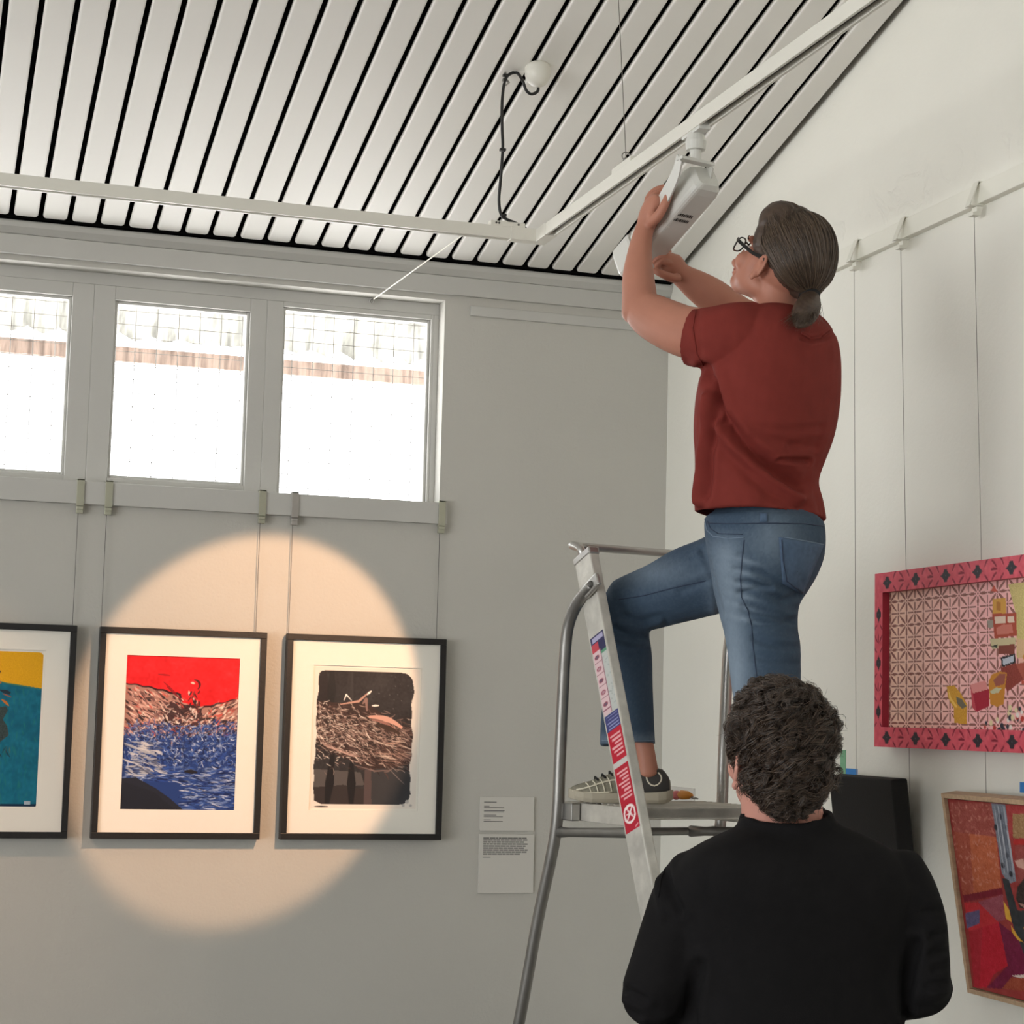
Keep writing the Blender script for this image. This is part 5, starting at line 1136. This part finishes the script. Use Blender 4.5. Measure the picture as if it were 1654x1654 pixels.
surf_line(tb, [(1294, 538), (1308, 546), (1326, 545), (1346, 530)], .0030, 'collar_band', M['tee'], to)

# jeans
jn = MB()
def dj(y): return np.interp(y, [830, 950, 1100, 1300, 1480], [4.60, 4.56, 4.49, 4.42, 4.365])
trunk(jn, [(1214, 1272, 1474), (1208, 1278, 1400), (1203, 1285, 1300), (1196, 1285, 1220), (1188, 1290, 1150), (1180, 1293, 1098), (1171, 1293, 1042), (1166, 1289, 1014), (1158, 1291, 976), (1153, 1303, 955), (1149, 1321, 928), (1145, 1333, 900), (1141, 1336, 876), (1139, 1334, 850), (1141, 1330, 839), (1153, 1317, 828), (1164, 1304, 808)], DT, F1, S1, .80, dfun=dj, dent=.02, p=2.15)
limb(jn, [(1222, 905, 4.70, 66, .09), (1180, 920, 4.715, 66, .088), (1140, 935, 4.74, 62, .082), (1090, 953, 4.77, 56, .078), (1042, 968, 4.80, 50.5, .074), (1004, 980, 4.815, 45, .068)])
limb(jn, [(1000, 978, 4.815, 47, .068), (1002, 1005, 4.81, 46, .068), (1004, 1034, 4.80, 44.5, .064), (1012, 1068, 4.785, 41.5, .06), (1014, 1124, 4.76, 42.5, .06), (1014.5, 1170, 4.745, 43.5, .061), (1015, 1203, 4.735, 44.5, .062)], dent=.03)
jn.ellipsoid(onD(1036, 1018, 4.80), RGT, UPV, FWD, .02, .012, .04, 12, 8)
me = merge(jn, .005, 3)
folds(me, [([(1196, 958), (1226, 950), (1262, 970), (1292, 962)], 5, -.006), ([(1200, 982), (1240, 990), (1288, 1005)], 5, -.007), ([(1212, 1005), (1260, 1008), (1292, 998)], 4, -.005), ([(1216, 1030), (1250, 1042), (1292, 1046)], 5, -.006), ([(1220, 1060), (1262, 1070), (1292, 1072)], 5, -.004), ([(1192, 940), (1215, 942), (1244, 948)], 4, -.006), ([(1186, 920), (1216, 922)], 4, -.004), ([(1194, 895), (1214, 897)], 4, -.003),
           ([(1224, 925), (1268, 950), (1294, 960)], 6, -.007), ([(1292, 930), (1302, 956), (1320, 940)], 5, -.005), ([(1136, 890), (1152, 930), (1164, 990)], 5, -.006), ([(985, 1016), (1020, 1028), (1048, 1030)], 5, -.010), ([(1000, 1005), (1040, 1012), (1066, 1004)], 5, .006), ([(990, 1045), (1030, 1048), (1052, 1042)], 6, -.005), ([(985, 1185), (1040, 1190)], 6, -.003), ([(1060, 930), (1110, 910), (1140, 895)], 8, .004), ([(1100, 955), (1150, 935)], 6, -.004)], noise=.003, scale=4.5, seed=3)
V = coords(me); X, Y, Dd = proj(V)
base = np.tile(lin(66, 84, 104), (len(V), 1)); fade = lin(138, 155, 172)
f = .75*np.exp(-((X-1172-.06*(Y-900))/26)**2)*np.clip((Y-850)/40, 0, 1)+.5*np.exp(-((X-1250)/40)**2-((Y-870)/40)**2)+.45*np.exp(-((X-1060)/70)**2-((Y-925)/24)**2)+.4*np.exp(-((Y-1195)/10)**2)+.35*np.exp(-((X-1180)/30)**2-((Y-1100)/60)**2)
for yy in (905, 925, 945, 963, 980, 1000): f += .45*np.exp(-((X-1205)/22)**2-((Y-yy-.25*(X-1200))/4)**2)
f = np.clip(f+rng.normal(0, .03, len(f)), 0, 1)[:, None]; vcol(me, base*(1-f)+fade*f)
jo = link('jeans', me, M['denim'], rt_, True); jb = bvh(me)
surf_line(jb, [(1202, 872), (1199, 900), (1196, 935), (1198, 965), (1208, 985), (1214, 1010), (1216, 1040), (1220, 1075), (1223, 1098)], .0012, 'side_seam', M['stitch'], jo)
surf_line(jb, [(1139, 838), (1142, 856), (1152, 866), (1176, 870), (1202, 868)], .0016, 'front_pocket_edge', M['stitchl'], jo)
surf_line(jb, [(1143, 842), (1148, 854), (1160, 862), (1200, 863)], .0012, 'front_pocket_edge', M['stitch'], jo)
surf_line(jb, [(1142, 845), (1180, 846), (1240, 845), (1300, 846), (1330, 850)], .0014, 'waistband_seam', M['stitch'], jo)
surf_line(jb, [(1000, 968), (1040, 962), (1090, 949), (1140, 938)], .0014, 'inseam', M['stitch'], jo)
surf_line(jb, [(973, 1196), (1000, 1197), (1030, 1197), (1056, 1196)], .0012, 'hem_seam', M['stitchl'], jo)
surf_line(jb, [(1266, 868), (1290, 872), (1312, 876), (1330, 880)], .0016, 'pocket_stitch', M['stitchl'], jo)
surf_patch(jb, [(1258, 868), (1330, 880), (1296, 960), (1264, 942)], .0022, 'back_pocket', M['denimpatch'], jo)
surf_line(jb, [(1262, 872), (1264, 905), (1270, 938), (1296, 956)], .0014, 'pocket_stitch', M['stitch'], jo, lift=.003)
surf_patch(jb, [(1228, 830), (1239, 830), (1239, 843), (1228, 843)], .004, 'belt_loop', M['denimpatch'], jo, 3, 4)

# shoes
hl, to_ = at_z(1081, 4.725, ZP+.003), at_z(921, 4.70, ZP+.003)
shoe(rt_, hl, to_, SHOE1)
st0 = at_z(1282, 4.30, 1.123); shoe(rt_, st0, st0+nrm(F1*np.array([1, 1, 0]))*.258, SHOE1)

# hair swept back to a low ponytail
hm = MB()
H1.ell(hm, (0, -.012, .078), (.095, .108, .094)); H1.ell(hm, (0, -.052, .060), (.089, .078, .078)); H1.ell(hm, (.024, .035, .112), (.056, .060, .056)); H1.ell(hm, (-.032, .030, .110), (.056, .062, .056))
limb(hm, [(1282, 415, 4.60, 58, .075), (1289, 440, 4.59, 46, .060), (1299, 462, 4.57, 27, .040), (1308, 478, 4.55, 14, .02)])
limb(hm, [(1307, 477, 4.55, 15, .018), (1307, 489, 4.525, 19, .024), (1302, 502, 4.495, 22, .025), (1295, 515, 4.47, 18, .020), (1289, 527, 4.455, 7, .008)])
me = merge(hm, .004, 5)
V, N = coords(me), normals(me); q = (V-H1.c)@np.array([H1.x, H1.y, H1.z]).T
tie_l = (onD(1307, 478, 4.55)-H1.c)@np.array([H1.x, H1.y, H1.z]).T
ang = np.arctan2(q[:, 0], q[:, 2]-tie_l[2]); wob = np.sin(ang*38+3*np.sin(q[:, 1]*30))*.5+np.sin(ang*71+q[:, 1]*25)*.35
part = np.exp(-((q[:, 0]-.004)/.010)**2)*np.clip((q[:, 2]-.12)/.02, 0, 1)*np.clip((q[:, 1]+.02)/.03, 0, 1)
set_coords(me, V+N*(wob*.0011-part*.009)[:, None])
ho = link('hair', me, M['hair1'], rt_, True); hb = bvh(me)
tie_c = onD(1307, 478, 4.55); td = nrm(onD(1309, 492, 4.52)-onD(1302, 464, 4.565))
rs_ = []
MB().lathe(tie_c-td*.008, td, [(0, .020), (.004, .0255), (.010, .0265), (.016, .025), (.019, .020)], 18).build('hair_tie', M['tie'], ho, True)
Sx = []
K = 14
def on_hair(p, lift):
    r = hb.find_nearest(Vector(p.tolist())); return np.array(r[0])+np.array(r[1])*lift
for i in range(3800):                             # strands from hairline and crown back to the tie
    a = rng.uniform(-1.75, 1.75); hgt_ = rng.uniform(.0, 1); 
    x0, z0 = math.sin(a)*.088, .066+math.cos(a)*.088; y0 = .085*math.cos(a*.55)-.02-hgt_*.11
    p0 = np.array([x0, y0, max(z0, .028-.6*max(0, -y0))]); lift = abs(rng.normal(0, .0018))+.0004; row = []
    for k in range(K):
        t = k/(K-1); g = p0*(1-t)+tie_l*t; mid = np.array([0, -.03, .055]); dirv = g-mid; g = mid+dirv/np.linalg.norm(dirv)*max(np.linalg.norm(dirv), .085*(1-t)+np.linalg.norm(tie_l-mid)*t)
        row.append(on_hair(H1(*g), lift if 0 < k < K-1 else -.001))
    Sx.append(row)
Sx = np.array(Sx); sm_ = Sx.copy(); sm_[:, 1:-1] = (Sx[:, :-2]+Sx[:, 1:-1]*2+Sx[:, 2:])/4
strands('hair_strands', sm_, .00055, M['hair1s'], ho)
Sx = []
for i in range(700):                              # tail
    p = onD(1307+rng.normal(0, 5), 480, 4.545+rng.normal(0, .008)); e = onD(1294+rng.normal(0, 13), 519+rng.normal(0, 6), 4.45+rng.normal(0, .008)); m_ = onD(1308+rng.normal(0, 13), 497, 4.49+rng.normal(0, .014))
    Sx.append([p*(1-t)**2+2*m_*t*(1-t)+e*t*t for t in np.linspace(0, 1, 8)])
for i in range(60):                               # fly-away hairs over the crown
    x0 = rng.uniform(-.07, .07); p = H1(x0, rng.uniform(-.06, .07), .145-abs(x0)*.5); L_ = rng.uniform(.02, .05); dv = nrm(H1.x*rng.normal(0, .5)-H1.y*rng.uniform(.3, 1)+H1.z*rng.uniform(.2, .7))
    Sx.append([p+dv*L_*t-H1.z*.022*t*t+H1.z*.004 for t in np.linspace(0, 1, 8)])
strands('loose_strands', np.array(Sx), .00035, M['hair1s'], ho)

# spectacles
gl = None
rim = MB()
lens_pts = {}
for k in (-1, 1):
    pts = []
    for a_ in np.linspace(0, 2*math.pi, 22, endpoint=False):
        cx, cz = math.cos(a_), math.sin(a_); ex = 2/2.8; px_, pz_ = math.copysign(abs(cx)**ex, cx)*.026, math.copysign(abs(cz)**ex, cz)*.018
        pts.append(H1(k*.034+px_, .112-.012*((k*.034+px_)/.06)**2, .014+pz_))
    lens_pts[k] = pts; rim.tube(pts+[pts[0], pts[1]], .0020, 8)
rim.tube([H1(-.009, .112, .02), H1(0, .115, .023), H1(.009, .112, .02)], .002, 8)
gl = rim.build('spectacles', M['glassframe'], rt_, True)
for k in (-1, 1):
    MB().add(lens_pts[k], [tuple(range(22))]).build('lens', M['speclens'], gl)
    q = [H1(k*.060, .104, .026), H1(k*.071, .085, .024), H1(k*.077, .03, .020), H1(k*.080, -.002, .026), H1(k*.081, -.016, .010)]
    P = catmull(q, 5); mb = MB(); rs = []
    for i, p_ in enumerate(P):
        h_ = .0042 if i < 14 else .003; rs.append(np.array([p_+H1.z*h_+H1.x*.0012, p_+H1.z*h_-H1.x*.0012, p_-H1.z*h_-H1.x*.0012, p_-H1.z*h_+H1.x*.0012]))
    mb.rings(rs).build('temple_arm', M['glassframe'], gl, bevel=.0005)

# ---------------------------------------------------------------- person in the foreground
F2 = nrm(-.22*RG+.975*AG); S2 = nrm(.975*RG+.22*AG); D2 = 3.32
r2 = thing('person', 'person with short dark curls in a black top, seen from behind, watching', 'person', onD(1270, 1300, D2)*np.array([1, 1, 0]))
b2 = MB()
limb(b2, [(1272, 1372, 3.33, 74, .062), (1266, 1336, 3.325, 68, .056), (1262, 1300, 3.32, 65, .056), (1262, 1262, 3.315, 62, .058)])
trunk(b2, [(1150, 1400, 1960), (1145, 1410, 1850), (1135, 1420, 1700), (1120, 1440, 1560), (1118, 1448, 1440), (1150, 1410, 1392), (1195, 1348, 1356)], D2, F2, S2, .54)
# arms bent forward, hands held together in front of the waist
limb(b2, [(1120, 1430, 3.315, 40, .046), (1086, 1510, 3.295, 40, .044), (1054, 1600, 3.27, 34, .036)])
limb(b2, [(1054, 1606, 3.27, 34, .036), (1100, 1632, 3.40, 30, .030), (1150, 1640, 3.52, 26, .028), (1185, 1640, 3.58, 22, .022)], k=6)
limb(b2, [(1456, 1430, 3.33, 36, .042), (1484, 1500, 3.325, 30, .040), (1496, 1596, 3.305, 27, .036)])
limb(b2, [(1494, 1600, 3.31, 27, .036), (1462, 1611, 3.42, 25, .030), (1410, 1625, 3.53, 25, .028), (1370, 1632, 3.58, 22, .022)], k=6)
for s, x0 in ((1, 1195), (-1, 1360)):
    limb(b2, [(x0, 1640, 3.59, 26, .018), (x0+s*25, 1644, 3.61, 30, .016), (x0+s*48, 1646, 3.63, 28, .015)])
    for j in range(4):
        y = 1626+13*j; finger(b2, [fp(x0+s*42, y, 3.62), fp(x0+s*62, y+2, 3.635), fp(x0+s*74, y+4, 3.655), fp(x0+s*70, y+6, 3.675)], .0088, .0074)
    finger(b2, [fp(x0+s*8, 1622, 3.585), fp(x0+s*24, 1608, 3.59), fp(x0+s*42, 1602, 3.605), fp(x0+s*54, 1604, 3.62)], .0105, .0085)
def g2(x, y, z): return np.array([r2.location[0], r2.location[1], 0])+S2*x+F2*y+UP*z
for s in (-1, 1):
    rs = [ring(g2(s*w_, y_, z_), S2*a_, F2*b_) for w_, y_, z_, a_, b_ in ((.095, 0, .92, .085, .095), (.09, .0, .75, .08, .085), (.088, .005, .5, .055, .06), (.088, -.005, .35, .055, .06), (.088, -.01, .10, .036, .042), (.088, -.01, .06, .036, .045))]
    b2.rings(rs)
H2 = Head(onD(1257, 1246, 3.31), nrm(-.30*RG+.95*AG), 12); H2.skull(b2)
me = merge(b2, .0052, 3); link('body', me, M['skin2'], r2, True); H2.eyes(r2, M['eyew'], M['iris'])
tp_ = MB()
trunk(tp_, [(1092, 1470, 1900), (1096, 1464, 1800), (1100, 1458, 1700), (1098, 1462, 1620), (1092, 1472, 1540), (1084, 1486, 1470), (1080, 1492, 1430), (1090, 1478, 1398), (1118, 1446, 1372), (1152, 1412, 1353), (1186, 1376, 1338), (1206, 1352, 1328)], D2, F2, S2, .60, dent=.02, p=2.4)
limb(tp_, [(1136, 1416, 3.32, 58, .07), (1110, 1450, 3.31, 57, .066), (1090, 1500, 3.30, 55, .062), (1068, 1560, 3.28, 53, .058), (1050, 1606, 3.265, 50, .054)])
limb(tp_, [(1050, 1604, 3.265, 50, .054), (1078, 1626, 3.34, 47, .05), (1120, 1640, 3.44, 40, .044), (1155, 1642, 3.52, 33, .036), (1170, 1642, 3.55, 31, .034)], k=6, dent=.02)
limb(tp_, [(1440, 1408, 3.33, 54, .066), (1464, 1446, 3.325, 53, .064), (1486, 1490, 3.32, 46, .058), (1495, 1545, 3.31, 40, .054), (1495, 1600, 3.305, 39, .052)])
limb(tp_, [(1494, 1598, 3.305, 40, .052), (1474, 1606, 3.37, 38, .05), (1432, 1616, 3.47, 34, .042), (1396, 1624, 3.54, 30, .034), (1380, 1626, 3.56, 29, .033)], k=6, dent=.02)
limb(tp_, [(1270, 1352, 3.325, 88, .090), (1270, 1333, 3.322, 79, .082), (1270, 1311, 3.32, 75, .077)], dent=.015, round_ends=False)
me = merge(tp_, .006, 12)
folds(me, [([(1070, 1392), (1082, 1430), (1100, 1470)], 7, -.007), ([(1066, 1402), (1064, 1440), (1070, 1480)], 7, .005), ([(1480, 1525), (1468, 1570), (1462, 1640)], 8, -.010), ([(1130, 1560), (1118, 1620), (1120, 1654)], 9, -.010), ([(1528, 1505), (1505, 1512)], 5, -.006), ([(1533, 1535), (1505, 1540)], 5, -.006), ([(1533, 1562), (1508, 1566)], 5, -.006), ([(1528, 1590), (1500, 1592)], 5, -.005), ([(1520, 1470), (1490, 1476)], 6, -.005), ([(1012, 1600), (1040, 1614)], 6, -.006), ([(1004, 1630), (1030, 1640)], 6, -.006)], noise=.004, scale=3.0, seed=8)
tpo = link('black_top', me, M['blacktop'], r2, True); tb2 = bvh(me)
surf_line(tb2, [(1078, 1394), (1068, 1420), (1064, 1450)], .0008, 'sleeve_seam', M['blacktop'], tpo)
surf_line(tb2, [(1199, 1318), (1230, 1321), (1270, 1322), (1310, 1321), (1338, 1317)], .004, 'collar_band', M['blacktop'], tpo)
tr = MB()
tr.rings([ring(g2(0, -.005, z_), S2*a_, F2*b_) for z_, a_, b_ in ((.80, .17, .125), (.90, .185, .14), (1.0, .175, .13), (1.06, .16, .12))])
for s in (-1, 1):
    tr.rings([ring(g2(s*w_, y_, z_), S2*a_, F2*b_) for w_, y_, z_, a_, b_ in ((.098, 0, .90, .092, .115), (.094, 0, .72, .09, .098), (.09, .005, .48, .072, .076), (.09, -.005, .3, .07, .075), (.09, -.008, .07, .066, .072))])
me = merge(tr, .007, 4); link('trousers', me, M['trouser'], r2, True)
for s in (-1, 1): h0 = g2(s*.088, -.075, .003); shoe(r2, h0, h0+F2*.265+S2*s*.02, SHOE2)
# curly hair: a cap, then curls
hm = MB(); H2.ell(hm, (-.003, -.014, .066), (.079, .098, .081)); H2.ell(hm, (-.003, -.048, .012), (.068, .058, .074)); H2.ell(hm, (-.003, .02, .102), (.066, .068, .042)); H2.ell(hm, (-.004, -.03, .094), (.068, .072, .050))
me = merge(hm, .0045, 4); V, N = coords(me), normals(me)
r_g = np.random.default_rng(4); dsp = np.zeros(len(V))
for k in range(26): w = nrm(r_g.normal(0, 1, 3))*r_g.uniform(8, 26); dsp += np.sin(V@w*2*math.pi+r_g.uniform(0, 6))*.0012
set_coords(me, V+N*dsp[:, None]); ho2 = link('hair', me, M['hair2'], r2, True)
V, N = coords(me), normals(me); L0 = (V-H2.c)@np.array([H2.x, H2.y, H2.z]).T
ok = np.where((L0[:, 1] < .088) & ((L0[:, 1] < .05) | (L0[:, 2] > .085)) & ((L0[:, 2] > .030) | (L0[:, 1] < -.035)))[0]
Sx = []; K = 14
cl = r_g.choice(ok, 520); 
for i in range(11000):
    c_i = cl[i % len(cl)]; j = ok[r_g.integers(len(ok))] if i % 7 == 0 else c_i
    p = V[j]+r_g.normal(0, .0024, 3); n_ = N[j]; dwn = -H2.z*.9-H2.y*.25+H2.x*(.5*np.sin(c_i*1.7)); t1 = nrm(dwn-n_*np.dot(dwn, n_)); t2 = np.cross(n_, t1)
    ph = (c_i % 97)*.3+r_g.normal(0, .22); turns = 1.0+(c_i % 5)*.25; L_ = (.030+.018*(c_i % 7)/7)*r_g.uniform(.85, 1.1); rad = .0060+.0032*(c_i % 3)
    if L0[j, 2] < -.01: L_ *= .45; rad *= .4
    if L0[j, 1] > .03: L_ *= .35
    row = []
    for k in range(K):
        t = k/(K-1); a = ph+turns*2*math.pi*t; row.append(p+t1*L_*t+n_*(.002+.007*math.sin(math.pi*min(1, t*1.1))+rad*.5*math.sin(a)*min(1, t*3))+t2*rad*math.cos(a)*min(1, t*3)-t2*rad*math.cos(ph)*0)
    Sx.append(row)
strands('curl_strands', np.array(Sx), .00042, M['hair2s'], ho2)
Sx = []
for i in range(110):                              # frizz at the outline
    j = ok[r_g.integers(len(ok))]; n_ = N[j]; t_ = nrm(r_g.normal(0, 1, 3)); Sx.append([V[j]+n_*.026*t*(1-.35*t)+t_*.018*t*t+np.cross(n_, t_)*.006*math.sin(7*t) for t in np.linspace(0, 1, 9)])
strands('loose_strands', np.array(Sx), .00028, M['hair2s'], ho2)
